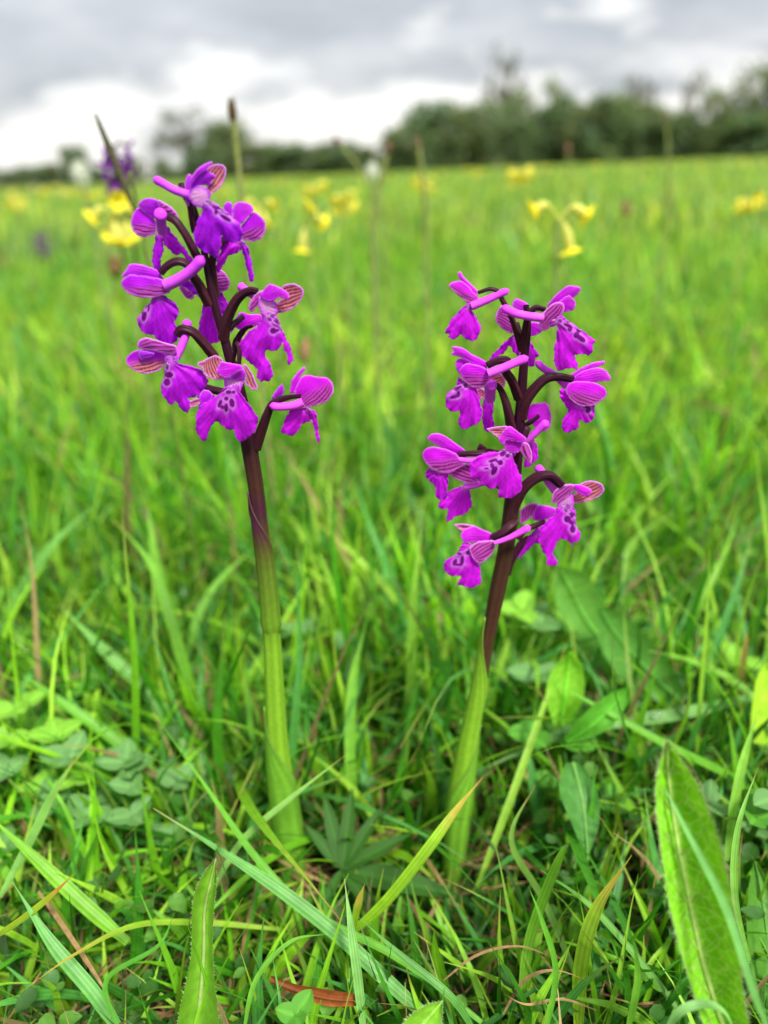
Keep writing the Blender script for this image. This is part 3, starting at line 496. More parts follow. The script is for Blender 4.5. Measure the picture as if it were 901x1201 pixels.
# a third orchid far behind, out of focus
def far_orchid(px, pt, pb, Y, label, n=9, rs=3):
    r_ = random.Random(rs); top = P(px, pt, Y); bot = np.array([top[0], Y, 0.]); root = thing('orchid', label, 'orchid', bot, 'purple orchids in the grass')
    mb = MB(); mb.tube(spline([bot, (bot + top) / 2 + np.array([.003, 0, 0]), top], 12), np.linspace(.003, .0015, 12), np.linspace(LIME, MAROON, 12), 10); mb.build('stem', M_STEM, root, bot)
    zb = P(px, pb, Y)[2]
    for i in range(n):
        z = top[2] - (top[2] - zb) * i / (n - 1); a = i * 2.4; o = np.array([math.cos(a), math.sin(a), 0]); c = np.array([top[0], Y, z])
        ob = MB(); ob.tube(spline([c, c + o * .005 + np.array([0, 0, .003]), c + o * .008], 6), .001, MAROON, 6); f = ob.build('flower', M_OVARY, root, bot)
        T0 = c + o * .008; lip_mesh(T0, T0 + np.array([0, 0, -.011]) + o * .003, o, .9, i + rs, (0, 0)).build('lip', M_PETAL, f, bot)
        petal_mesh(T0, T0 + o * .008 + np.array([0, 0, .004]), np.array([0, 0, 1]), .004, .8, .5, i).build('hood', M_PETAL, f, bot)
far_orchid(134, 172, 212, .62, 'blurred purple orchid standing behind the dark grass spike', 8)
far_orchid(45, 272, 292, 1.5, 'small purple orchid far off by the left edge of the meadow', 6, 8)

# ------------------------------------------------------------------ grass
PALS = np.array([lin(112,160,26), lin(76,134,24), lin(140,180,34), lin(92,148,62), lin(160,186,52), lin(60,112,22)]) * np.array([.80, .90, .92])
GK = 1.0
def blades(n, x, y, z0, h, w, az, ph0, kap, base, tipmix, seg, cols=3, twist=None, rs=rng, drymask=None):
    t = np.linspace(0, 1, seg + 1); ph = ph0[:, None] + kap[:, None] * t ** 1.4
    st = (h / seg)[:, None]; hx = np.sin(ph); hz = np.cos(ph)
    ca, sa = np.cos(az), np.sin(az)
    cum = lambda q: np.concatenate([np.zeros((n, 1)), np.cumsum((q[:, :-1] + q[:, 1:]) / 2 * st, 1)], 1)
    r_ = cum(hx); zz = cum(hz); wig = (h * .03)[:, None] * np.sin(t * 5 + (x * 999)[:, None])
    cen = np.stack([x[:, None] + r_ * ca[:, None] - wig * sa[:, None], y[:, None] + r_ * sa[:, None] + wig * ca[:, None], np.maximum(z0[:, None] + zz, .001)], -1)
    side = np.stack([-sa, ca, 0 * sa], -1)[:, None, :] + 0 * cen
    tan = np.stack([hx * ca[:, None], hx * sa[:, None], hz], -1); nor = np.cross(tan, side)
    tw = (twist if twist is not None else rs.uniform(-.8, .8, n))[:, None] * (t[None, :] - .2)
    sv = side * np.cos(tw)[..., None] + nor * np.sin(tw)[..., None]; nv = -side * np.sin(tw)[..., None] + nor * np.cos(tw)[..., None]
    prof = (.55 + .45 * smooth(0, .3, t)) * (1 - smooth(.45, 1.0, t) ** 1.5 * .95)
    W = w[:, None] * prof[None, :] / 2
    cs = [-1, 0, 1] if cols == 3 else [-1, 1]
    V = np.stack([cen + sv * (c * W)[..., None] - (nv * (.35 * W * (1 if c == 0 else 0))[..., None]) for c in cs], 2)   # n, seg+1, cols, 3
    tipc = np.array([.34, .30, .05]); dead = np.array([.26, .17, .07])
    tm = tipmix[:, None] * smooth(.72, 1.0, t)[None, :]
    C = base[:, None, :] * (1 + .12 * (t[None, :, None] - .5)); C = C * (1 - tm[..., None]) + tipc * tm[..., None]
    tm2 = (tipmix > .75)[:, None] * smooth(.93, 1.0, t)[None, :]; C = C * (1 - tm2[..., None]) + dead * tm2[..., None]
    C = np.repeat(C[:, :, None, :], len(cs), 2)
    m, k = seg + 1, len(cs); i = np.arange(m * k).reshape(m, k)
    q = np.stack([i[:-1, :-1], i[1:, :-1], i[1:, 1:], i[:-1, 1:]], -1).reshape(-1, 4)
    Fc = (q[None] + (np.arange(n) * m * k)[:, None, None]).reshape(-1, 4)
    uv = np.zeros((n, m, k, 2)); uv[..., 0] = np.linspace(0, 1, k)[None, None, :]; uv[..., 1] = t[None, :, None]
    return V.reshape(-1, 3), Fc, C.reshape(-1, 3), uv.reshape(-1, 2)
def palette(n, x, y, rs, bright=1.0):
    i = rs.integers(0, len(PALS), n); c = PALS[i] * rs.uniform(.8, 1.2, n)[:, None]
    patch = nz(x, y, 4.0, 1) * .5 + nz(x, y, 1.1, 3) * .5                # drifts of yellower and bluer turf
    c = c * (1 + .22 * patch[:, None] * np.array([1.2, .6, -.6])); return np.clip(c * bright * GK, .004, .6)
def field(name, label, n, ymin, ymax, hm, wm, seg, cols, seed, mat, bright=1.0, spread=.68, pad=.12, clump=.03, pw=1.0, tips=.3, lean=.38, kapm=.6, hue=(1, 1, 1)):
    rs = np.random.default_rng(seed)
    u = rs.uniform(0, 1, n)
    y = ymin + (ymax - ymin) * u if pw == 1 else (ymin ** pw + u * (ymax ** pw - ymin ** pw)) ** (1 / pw)
    x = rs.uniform(-1, 1, n) * (spread * y + pad)
    nc = max(1, n // 7); ci = rs.integers(0, nc, n); x = .45 * x + .55 * x[ci] + rs.normal(0, clump * .2, n) * (y / ymin) ** .3; y = np.where(rs.uniform(0, 1, n) < .7, y[ci] + rs.normal(0, clump * .3, n), y)
    x = np.where(rs.uniform(0, 1, n) < .45, rs.uniform(-1, 1, n) * (spread * y + pad), x)
    scale = (1 + .25 * nz(x, y, 3.1, 2) * .6) * (1 + (.30 * nz(x, y, 26, seed) if ymin < 5 else 0))
    h = np.clip(rs.lognormal(math.log(hm), .32, n), hm * .4, hm * 1.9) * scale; w = wm * rs.uniform(.5, 1.5, n)
    az = rs.uniform(0, 2 * np.pi, n); ph = np.abs(rs.normal(0, lean, n)) + .04; kap = rs.normal(kapm, .55, n)
    # nothing grows into the lens or up through the orchids' stems
    keep = (np.hypot(x, y) > .055) & ~((y < .30) & (abs(x - np.interp(y, [.0, .3], [-.028, -.03])) < .008) & (y > .17) & (y < .2))
    keep &= ~((np.hypot(x + .03, y - .187) < .008) | (np.hypot(x - .022, y - .187) < .008))
    for bx in (-.030, .022):          # low turf where the orchids' feet show
        inn = (y < .189) & (y > .06) & (abs(x - bx / .187 * y) < .026); h = np.where(inn, np.minimum(h, np.maximum(.006, CH * (1 - y / .187) * .75 + .002)), h)
    h = np.where(y < .16, np.minimum(h, .035 + y * .30), h); h = np.where((y > .12) & (y < .20), np.minimum(h, .062), h)
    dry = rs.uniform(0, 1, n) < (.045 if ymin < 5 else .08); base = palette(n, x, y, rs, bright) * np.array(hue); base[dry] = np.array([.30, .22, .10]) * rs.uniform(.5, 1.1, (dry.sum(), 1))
    base = base * np.clip(1 + .20 * nz(x, y, 17, seed + 3) + .16 * nz(x, y, 41, seed), .4, 1.6)[:, None]
    tm = np.where(rs.uniform(0, 1, n) < tips, rs.uniform(.4, 1, n), 0)
    a = [q[keep] for q in (x, y, h, w, az, ph, kap)]; x, y, h, w, az, ph, kap = a
    mb = MB(); mb.add(*blades(len(x), x, y, np.full(len(x), -.006), h, w, az, ph, kap, base[keep], tm[keep], seg, cols, rs=rs))
    return mb.build(name, mat, kind='stuff', label=label, category='grass')
field('meadow_grass', 'fine green grass growing thickly around the two orchids', 9500, .04, .62, .058, .0025, 8, 3, 1, M_BLADE, 1.05, .62, .10, pw=1.25, tips=.28, lean=.55, hue=(.86, .98, 1.0))
field('short_grass', 'short fine undergrowth of grass low in the sward', 9000, .05, .7, .032, .0016, 5, 2, 2, M_BLADE, .5, .62, .10, pw=1.3, tips=.15, lean=.7)  # dimmed pigment: shade between the taller blades is put into the colour
field('meadow_grass', 'blurred bright green grass behind the orchids', 46000, .55, 2.3, .060, .0030, 4, 2, 3, M_GRASS, 1.12, .72, .15, .06, pw=1.2, tips=.3, lean=.6, kapm=1.0, hue=(1.06, .97, 1.35))  # hue here and in both farther fields paints distance haze into the grass
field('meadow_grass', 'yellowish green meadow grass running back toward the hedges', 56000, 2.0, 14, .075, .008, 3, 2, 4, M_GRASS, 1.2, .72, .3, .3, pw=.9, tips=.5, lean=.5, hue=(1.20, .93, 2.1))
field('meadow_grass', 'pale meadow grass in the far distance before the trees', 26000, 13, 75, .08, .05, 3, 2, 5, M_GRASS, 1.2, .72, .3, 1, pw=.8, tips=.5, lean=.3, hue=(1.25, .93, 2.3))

# dry litter low between the blades
def litter():
    rs = np.random.default_rng(21); n = 2200; y = rs.uniform(.05, .5, n); x = rs.uniform(-1, 1, n) * (.6 * y + .1)
    base = np.array([.22, .13, .06]) * rs.uniform(.4, 1.3, (n, 1)); mb = MB()
    mb.add(*blades(n, x, y, rs.uniform(-.002, .012, n), rs.uniform(.01, .05, n), rs.uniform(.0004, .0013, n), rs.uniform(0, 6.28, n), rs.uniform(1.2, 1.6, n), rs.normal(0, .3, n), base, np.zeros(n), 5, 2, rs=rs))
    mb.build('dry_litter', M_DRY, kind='stuff', label='brown dry stems lying under the grass', category='litter')
litter()

def blade_from(pts, wpx, colr, tipc=None, tipstart=.8, name='grass_blade', fold=.35, mat=None, seg=26, twist=0., taper=.45, tipdark=None):
    """one blade through points (px, py, height in cm), width in photo pixels"""
    p = spline([G(a, b, c / 100) for a, b, c in pts], seg + 1); t = np.linspace(0, 1, seg + 1)
    T = np.gradient(p, axis=0); T /= np.linalg.norm(T, axis=1)[:, None]
    dep = (p - CP) @ ray(450.5, 600.5); W = wpx / 2 * dep / F * (.6 + .4 * smooth(0, .25, t)) * (1 - smooth(taper, 1, t) ** 1.4 * .95)
    view = (CP + np.array([0, 0, .25])) - p; view /= np.linalg.norm(view, axis=1)[:, None]     # upper face looks up toward the light
    sv = np.cross(T, view); sv /= np.linalg.norm(sv, axis=1)[:, None]; nv = np.cross(sv, T)
    tw = (twist * (t - .5))[:, None]; s2 = sv * np.cos(tw) + nv * np.sin(tw); n2 = -sv * np.sin(tw) + nv * np.cos(tw)
    cs = np.linspace(-1, 1, 5); V = np.stack([p + s2 * (c * W)[:, None] - n2 * (fold * W * (1 - abs(c)))[:, None] for c in cs], 1)
    C = np.tile(colr, (seg + 1, 1)) * (1 + .12 * (t[:, None] - .4)) * (1 + .06 * np.sin(t * 17 + pts[0][0]))[:, None]
    if tipc is not None:
        m = smooth(tipstart, min(.98, tipstart + .25), t)[:, None]; C = C * (1 - m) + tipc * m
    if tipdark is not None:
        m = smooth(.92, .98, t)[:, None]; C = C * (1 - m) + tipdark * m
    C = np.repeat(C[:, None, :], 5, 1) * (1 + .08 * abs(cs))[None, :, None]
    mb = MB(); mb.grid(V, C); return mb, p[0]
YT = np.array([.42, .33, .05]); OT = np.array([.42, .16, .03]); BT = np.array([.28, .14, .05]); PT = np.array([.42, .40, .16])
g1, g2, g3, g4, g5 = PALS[0], lin(78,140,70), lin(120,178,40), lin(90,150,80), lin(150,180,60)
HERO = [  # base ... tip, width px, colour, tip colour, tip start, label
 ([(400,1104,2.5),(450,1060,4),(500,998,5.5),(535,950,6.3),(566,912,7)], 13, lin(128,172,34), YT, .55, 'yellow tipped grass blade arching in front of the right orchid foot'),
 ([(530,1215,2),(470,1165,3),(400,1100,4),(330,1045,5),(255,995,5.7),(180,948,6.2)], 16, lin(98,156,76), PT, .85, 'long blue green blade sloping up leftward across the lower middle'),
 ([(427,1215,3),(420,1150,4.2),(412,1090,5.2),(404,1031,6)], 11, lin(118,168,90), PT, .93, 'straight pale upright blade with a blunt pale tip at lower middle'),
 ([(412,1098,3),(420,1062,4.2),(428,1036,5)], 9, lin(130,160,30), YT, .35, 'short yellow tipped blade beside the blunt pale upright blade'),
 ([(250,1042,3),(285,985,4.5),(340,937,5.8),(406,885,7)], 8, lin(130,176,88), YT, .88, 'thin pale blade crossing in front of the left orchid foot'),
 ([(585,1215,1.5),(470,1125,2.8),(365,1070,4.2),(300,1005,5.2),(240,920,6.2),(180,836,7.2)], 9, lin(96,160,44), YT, .96, 'very long thin blade running diagonally past the left orchid foot'),
 ([(0,1052,4),(36,985,5),(62,932,6),(89,887,7)], 11, lin(110,158,70), OT, .86, 'stiff blade with a brown tip near the left edge'),
 ([(150,1105,3),(100,1062,4),(45,1010,5),(-20,950,6)], 16, lin(112,168,44), None, 1, 'broad light green blade sloping down from the left edge'),
 ([(-15,1104,4),(20,1082,5),(55,1055,6),(89,1023,6.8)], 10, lin(140,165,40), OT, .6, 'orange tipped blade pointing right at the lower left'),
 ([(145,1215,3),(110,1165,4),(60,1105,5),(15,1035,6)], 16, lin(100,160,80), None, 1, 'wide glaucous blade at the lower left corner'),
 ([(330,1090,2),(240,1082,3),(160,1085,4.4),(90,1118,5.4),(24,1164,6)], 7, lin(140,175,50), YT, .55, 'yellowish blade that bows over leftward at the lower left'),
 ([(678,1215,2),(682,1130,4),(700,1066,5.4),(741,1003,7)], 17, lin(134,168,44), YT*.8, .6, 'olive blade with reddish edge curving up at the lower right'),
 ([(560,1040,1.5),(600,935,3.5),(632,845,5.2),(664,757,7)], 9, lin(128,170,50), YT, .9, 'slender upright blade with yellow tip right of the right orchid'),
 ([(930,870,3),(870,805,4.2),(815,776,5),(760,763,5.8)], 9, lin(118,172,52), PT, .9, 'arching blade pointing left near the right edge'),
 ([(905,950,2),(860,912,3.4),(780,872,4.6),(700,828,5.6),(640,795,6.2)], 10, lin(96,158,36), None, 1, 'green blade sloping across the middle right over the dewy blade'),
 ([(880,818,3.4),(790,838,3.6),(690,852,3.6),(620,878,3.3),(560,905,2.6)], 15, lin(112,160,84), None, 1, 'pale flat blade carrying dew drops at middle right'),
 ([(905,1215,7.5),(885,1165,8.5),(852,1066,9.6),(806,975,10.6),(762,890,11.4)], 10, lin(104,160,82), None, 1, 'blue green blade lying across the big hairy leaf'),
 ([(852,1010,3),(862,940,5),(875,882,6.3),(890,832,7.3)], 10, lin(128,182,66), None, 1, 'light upright blade just behind the big hairy leaf'),
 ([(780,1215,6),(796,1188,6.8),(825,1177,7),(850,1187,6.6),(864,1215,5.8)], 10, lin(128,176,104), None, 1, 'pale blade looping over at the foot of the big hairy leaf'),
 ([(417,960,1),(411,890,3.3),(414,800,5.6),(433,716,7.8)], 13, lin(108,162,50), YT, .96, 'broad upright pointed blade midway between the two orchids'),
 ([(352,1020,0),(300,880,3.5),(292,820,5),(287,745,7)], 7, lin(90,150,40), OT, .88, 'thin upright blade close beside the left orchid stem'),
 ([(505,780,1),(470,710,4),(425,660,5.8),(366,607,7.6)], 9, lin(140,178,50), YT, .8, 'blurred yellowish blade leaning left between the orchids'),
 ([(478,900,0),(482,800,4),(486,700,7.5),(497,590,11)], 11, lin(130,178,60), PT, .9, 'tall soft light blade left of the right orchid stem'),
 ([(228,900,0),(222,810,3.5),(200,725,6.3),(176,660,8),(132,608,9.4)], 13, lin(110,166,50), YT, .9, 'blurred blade leaning left high on the left side'),
 ([(196,770,1),(188,700,5),(180,640,7.5),(172,585,9.5)], 11, lin(118,170,60), YT, .9, 'upright blurred blade among the left grass'),
 ([(-10,760,2),(20,700,4.4),(62,638,6.7),(117,588,8.3)], 12, lin(104,158,70), None, 1, 'blurred blade slanting right at the left edge'),
 ([(230,960,1),(150,880,3),(80,828,4.6),(10,780,6)], 13, lin(98,160,40), None, 1, 'blurred green blade lying across the left turf'),
 ([(250,930,1),(180,820,3.6),(120,760,5.4),(70,710,6.8)], 15, lin(104,160,70), PT, .95, 'wide soft blue green blade on the left'),
 ([(690,1180,2),(640,1060,3.6),(600,985,5),(628,920,6)], 8, lin(100,140,50), BT, .8, 'bent thin blade below the right orchid'),
 ([(610,1190,2),(622,1100,3.8),(655,1010,6),(668,990,6.6)], 12, lin(100,150,40), BT, .85, 'dark tipped blade right of the lower middle'),
 ([(880,1130,4),(862,1050,6.5),(866,970,8),(890,898,9)], 8, lin(118,170,70), BT, .9, 'thin bowed blade by the right edge'),
 ([(560,1215,3),(530,1170,4),(470,1120,4.6),(420,1075,5)], 9, lin(84,140,60), None, 1, 'dark thin blade under the yellow tipped blade'),
 ([(285,1215,3.5),(300,1150,5),(340,1105,6),(385,1095,6.4)], 6, lin(110,170,60), None, 1, 'small thin blade curling right at the bottom'),
 ([(245,830,.5),(225,755,3.5),(250,690,5.5),(300,640,7)], 10, lin(112,166,60), None, 1, 'blurred blade curving behind the left orchid stem'),
 ([(360,760,2),(345,735,3.4),(333,715,4.6)], 18, lin(150,170,40), YT, .5, 'broad yellowing blade just right of the left orchid stem'),
 ([(765,760,1),(735,700,3),(740,640,5),(790,600,6.8)], 10, lin(120,166,60), PT, .9, 'pale blurred blade hooked right among the right grass'),
 ([(140,1210,5),(125,1150,6),(185,1110,6.8),(205,1070,7.4)], 6, lin(84,150,46), None, 1, 'fine dark blade at the lower left beside the hairy leaf'),
 ([(640,1215,4),(652,1140,5.3),(636,1080,6.4),(620,1040,7)], 7, lin(88,150,40), None, 1, 'fine green blade left of the olive blade'),
 ([(735,1215,4.5),(748,1150,6),(742,1095,7.2)], 8, lin(104,160,50), None, 1, 'short upright blade just left of the big hairy leaf'),
 ([(820,1215,2.5),(745,1120,3.5),(690,1060,4.3),(634,1020,5)], 8, lin(90,146,50), PT, .9, 'blade slanting left behind the big hairy leaf'),
]
for pts, w, c, tc_, ts, lab in HERO:
    mb, o = blade_from(pts, w, c * GK * .95, tc_, ts, twist=random.uniform(-.5, .5))
    mb.build('grass_blade', M_BLADE, None, o, label=lab, category='grass blade', group='single grass blades in the foreground')

DRY = [([(590,1190,3),(615,1150,4),(650,1138,4.5),(690,1150,4.4)], 5, 'thin brown dry stem arching in the dark gap at the lower right'),
 ([(700,1185,3.4),(660,1172,3.8),(618,1178,4),(590,1165,4)], 4, 'short brown stem lying under the arching dry stem'),
 ([(45,1045,4.4),(70,1080,4.6),(110,1140,4.8),(140,1190,4.8)], 7, 'straw coloured stem lying along the wide glaucous blade'),
 ([(520,1150,3),(560,1120,3.6),(610,1110,3.8),(660,1128,3.8)], 4, 'fine tan stem crossing below the right orchid foot'),
 ([(810,470,4.5),(842,478,5),(868,500,5)], 6, 'tan dry fragment high in the right grass')]
for pts, w, lab in DRY:
    mb, o = blade_from(pts, w * .75, np.array([.22, .14, .06]), BT * .7, .8, twist=1.2)
    mb.build('dry_stem', M_DRY, None, o, label=lab, category='dry stem', group='dry stems among the grass')

# dew drops on the pale flat blade
def dew(p, r, lab):
    mb = MB(); n = 14; a = np.linspace(0, np.pi, 9)[:, None]; b = np.linspace(0, 2 * np.pi, n, endpoint=False)[None]
    V = np.stack([np.sin(a) * np.cos(b) * r * 1.2, np.sin(a) * np.sin(b) * r, np.cos(a) * r * .8 + 0 * b], -1) + p; mb.grid(V, (1, 1, 1), closed=True)
    mb.build('dew_drop', M_DEW, None, p, label=lab, category='dew drop', group='dew drops on the flat blade')
dew(G(741, 841, .0385), .0016, 'left dew drop on the pale flat blade'); dew(G(771, 838, .0385), .0015, 'middle dew drop on the pale flat blade'); dew(G(800, 832, .038), .0012, 'right dew drop on the pale flat blade')

# ------------------------------------------------------------------ broad leaves
def leaf_net(name):
    m = M_LEAF.copy(); m.name = name; nt = m.node_tree; N = nt.nodes; L = nt.links
    pr = [n for n in N if n.type == 'BSDF_PRINCIPLED'][0]; src = pr.inputs['Base Color'].links[0].from_socket
    tr = [n for n in N if n.type == 'VECT_MATH' and n.operation == 'MULTIPLY'][0]
    tc = N.new('ShaderNodeTexCoord'); vo = N.new('ShaderNodeTexVoronoi'); vo.feature = 'DISTANCE_TO_EDGE'; vo.inputs['Scale'].default_value = 380
    no = N.new('ShaderNodeTexNoise'); no.inputs['Scale'].default_value = 300; sc = N.new('ShaderNodeVectorMath'); sc.operation = 'MULTIPLY_ADD'
    sc.inputs[1].default_value = (.0025,) * 3; L.new(tc.outputs['Object'], no.inputs['Vector']); L.new(no.outputs['Color'], sc.inputs[0]); L.new(tc.outputs['Object'], sc.inputs[2]); L.new(sc.outputs[0], vo.inputs['Vector'])
    mr = N.new('ShaderNodeMapRange'); mr.inputs['From Min'].default_value = .02; mr.inputs['From Max'].default_value = .10; mr.inputs['To Min'].default_value = .38; mr.inputs['To Max'].default_value = 0; L.new(vo.outputs['Distance'], mr.inputs['Value'])
    mx = N.new('ShaderNodeMix'); mx.data_type = 'RGBA'; L.new(mr.outputs[0], mx.inputs['Factor']); L.new(src, mx.inputs[6]); mx.inputs[7].default_value = (.44, .58, .20, 1)
    L.new(mx.outputs[2], pr.inputs['Base Color']); L.new(mx.outputs[2], tr.inputs[0])
    bp = [n for n in N if n.type == 'BUMP'][0]; ad = N.new('ShaderNodeMath'); ad.operation = 'ADD'; src = bp.inputs['Height'].links[0].from_socket
    m2 = N.new('ShaderNodeMapRange'); m2.inputs['From Max'].default_value = .3; L.new(vo.outputs['Distance'], m2.inputs['Value'])
    L.new(src, ad.inputs[0]); L.new(m2.outputs[0], ad.inputs[1]); L.new(ad.outputs[0], bp.inputs['Height']); bp.inputs['Strength'].default_value = .25; bp.inputs['Distance'].default_value = .0004
    return m
M_LEAFNET = leaf_net('veined_leaf')
def outline_leaf(left, right, mid, zs, colr, midc, nrows=60, dip=.35, hairs=0, name='broad_leaf', label='', cat='leaf', group=None, mat=None, sideveins=0, lightleft=0., hlen=.0011):
    """leaf from three pixel polylines base..tip; zs heights in cm for the midrib; edges lifted to make a trough"""
    Lp = spline([(a, b, 0) for a, b in left], nrows); Rp = spline([(a, b, 0) for a, b in right], nrows); Mp = spline([(a, b, 0) for a, b in mid], nrows)
    z = np.interp(np.linspace(0, 1, nrows), np.linspace(0, 1, len(zs)), zs) / 100
    V = np.zeros((nrows, 13, 3)); C = np.zeros((nrows, 13, 3))
    for i in range(nrows):
        m_ = G(Mp[i, 0], Mp[i, 1], z[i]); wl = abs(Mp[i, 0] - Lp[i, 0]) * .0003 * dip; wr = abs(Rp[i, 0] - Mp[i, 0]) * .0003 * dip
        l_ = P(Lp[i, 0], Lp[i, 1], m_[1] - wl * .6); r_ = P(Rp[i, 0], Rp[i, 1], m_[1] - wr * .6)
        for j in range(13):
            k = (j - 6) / 6; e = l_ if k < 0 else r_; a = abs(k); q = m_ * (1 - a) + e * a
            q = q + unit(CP - q) * (-.0009 * np.sin(a * np.pi) * dip * 2 + .0006 * math.sin(i * .5 + (0 if k < 0 else 2)) * a * (1 if sideveins else .4))
            V[i, j] = q
            cc = colr * (1 + .06 * math.sin(i * .9 + a * 6)); mm = math.exp(-(k / .07) ** 2); cc = cc * (1 - mm) + midc * mm
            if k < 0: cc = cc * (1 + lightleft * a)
            C[i, j] = cc
    o = V[0, 6].copy(); mb = MB(); mb.grid(V, C)
    root = mb.build(name, mat or M_LEAF, None, o, label=label, category=cat, group=group)
    # raised midrib and side veins
    mb = MB(); off = np.array([unit(CP - q) * .0003 for q in V[:, 6]]); mb.tube(V[:, 6] + off, np.linspace(.0007, .0002, nrows), midc, 8)
    mb.build('midrib', M_LEAF, root, o)
    if sideveins:
        mb = MB()
        for i in range(4, nrows - 6, sideveins):
            for sg in (-1, 1):
                pts = [V[min(nrows - 1, i + int(k * 1.3)), 6 + sg * k] + unit(CP - V[min(nrows - 1, i + int(k * 1.3)), 6 + sg * k]) * .00035 for k in range(0, 6)]
                mb.tube(spline(pts, 9), np.linspace(.00017, .00007, 9), midc * 1.0, 5)
        mb.build('side_veins', M_LEAF, root, o, kind='stuff')
    if hairs:
        rs = np.random.default_rng(5); mb = MB(); hv, hf, hc = [], [], []; n = 0
        def hair(q, d):
            nonlocal n
            d = unit(d + rs.normal(0, .3, 3)) * hlen * rs.uniform(.5, 1.2); s = unit(np.cross(d, unit(CP - q))) * .00007
            hv.extend([q - s, q + s, q + d]); hf.append([n, n + 1, n + 2]); n += 3
        for i in range(nrows - 1):
            for e, j0, j1 in ((-1, 0, 1), (1, 12, 11)):
                for q in range(hairs):
                    f_ = rs.uniform(); p_ = V[i, j0] * (1 - f_) + V[i + 1, j0] * f_; hair(p_, unit(V[i, j0] - V[i, j1]) + np.array([0, 0, .2]))
            for q in range(hairs // 4):
                k = rs.integers(0, 12); f_, g_ = rs.uniform(size=2); p_ = V[i, k] * (1 - f_) * (1 - g_) + V[i + 1, k] * f_ * (1 - g_) + V[i, k + 1] * (1 - f_) * g_ + V[i + 1, k + 1] * f_ * g_; hair(p_, unit(CP - p_) * .8 + np.array([0, 0, .5]))
        mb.add(np.array(hv), np.array(hf), np.array([.42, .50, .28])); mb.build('leaf_hairs', M_LEAF, root, o, kind='stuff')
    return root
outline_leaf([(838,1240),(818,1180),(797,1110),(783,1050),(774,985),(769,930),(774,895),(782,869)],
             [(888,1240),(874,1180),(866,1120),(857,1050),(843,985),(820,925),(798,890),(784,869)],
             [(862,1240),(840,1180),(822,1120),(808,1055),(795,990),(786,930),(783,895),(783,869)],
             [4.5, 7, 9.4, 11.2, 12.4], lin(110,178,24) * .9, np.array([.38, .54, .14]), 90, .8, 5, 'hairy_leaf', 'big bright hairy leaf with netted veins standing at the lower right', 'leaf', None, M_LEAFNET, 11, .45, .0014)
outline_leaf([(200,1240),(212,1180),(224,1120),(226,1060),(236,1030),(252,1008)], [(262,1240),(255,1180),(250,1120),(251,1070),(254,1035),(254,1008)],
             [(226,1240),(234,1180),(239,1120),(240,1070),(247,1035),(253,1008)], [2.5, 4, 5.4, 6.6, 7.4], lin(112,166,44) * .85, np.array([.30, .42, .12]), 60, .9, 2, 'hairy_leaf', 'folded downy leaf standing upright at the lower left', 'leaf')
outline_leaf([(690,1010),(668,960),(656,925),(663,895)][::-1], [(690,1010),(703,965),(700,925),(680,893)][::-1], [(690,1010),(686,960),(680,925),(672,895)][::-1], [4.4, 4.2, 3.8, 3.4], lin(80,138,60) * .8, lin(110,160,80), 30, .5, 0, 'broad_leaf', 'downward pointing green leaf under the right grass', 'leaf')
for L_, R_, M_, z_, c_, lab in [
 ([(712,790),(672,745),(650,700),(654,662)], [(745,770),(712,715),(690,675),(656,662)], [(728,780),(690,730),(668,690),(655,662)], [3, 5, 6.8, 8.4], lin(98,150,66), 'broad dim green leaf leaning left in the blurred right grass'),
 ([(790,835),(735,800),(703,755),(702,712)], [(808,815),(770,760),(735,722),(704,712)], [(800,825),(752,778),(718,738),(703,712)], [2.5, 4, 5.4, 6.6], lin(84,136,58), 'dark broad leaf below the leaning broad leaf at right'),
 ([(650,850),(640,818),(648,785),(668,764)], [(668,850),(684,820),(684,785),(670,764)], [(659,850),(662,818),(666,785),(669,764)], [4, 5.4, 6.6, 7.6], lin(120,178,52), 'light green rounded leaf beside the brown orchid stem foot'),
 ([(660,868),(680,842),(712,815),(737,805)], [(672,872),(712,856),(736,826),(739,805)], [(666,870),(695,850),(724,822),(738,805)], [4, 5, 5.8, 6.4], lin(84,148,46), 'green leaf pointing right just above the dewy blade'),
 ([(905,1230),(880,1130),(876,1060),(884,1010)], [(960,1230),(935,1130),(915,1060),(888,1010)], [(930,1230),(906,1130),(895,1060),(886,1010)], [1.5, 2.4, 3.2, 4], lin(72,120,40), 'broad green leaf cut by the right edge of the frame'),
 ([(880,870),(882,830),(889,792),(903,772)], [(925,880),(922,840),(915,800),(905,772)], [(900,875),(903,835),(902,795),(904,772)], [3, 4.2, 5.4, 6.2], lin(150,190,50), 'yellow green leaf high at the right edge'),
]: outline_leaf(L_, R_, M_, z_, c_ * 1.15, c_ * 1.6, 30, .6, 0, 'broad_leaf', lab, 'leaf', 'broad leaves low in the turf')
outline_leaf([(462,1225),(476,1197),(498,1180),(518,1174)], [(500,1235),(512,1212),(518,1192),(519,1174)], [(480,1230),(494,1204),(508,1187),(519,1174)], [4, 4.6, 5, 5.3], lin(140,200,60) * .8, lin(160,205,90), 30, .5, 3, 'hairy_leaf', 'bright toothed leaf tip poking in at the bottom edge', 'leaf')
outline_leaf([(318,1144),(350,1155),(388,1161),(420,1166)], [(318,1153),(350,1168),(384,1180),(420,1180)], [(318,1149),(350,1162),(386,1171),(422,1174)], [3.2, 3.3, 3.5, 3.6], np.array([.26, .07, .018]), np.array([.24, .08, .03]), 24, .3, 0, 'dead_leaf', 'narrow orange dead leaf lying in the grass at the bottom', 'leaf', None, M_DRY)

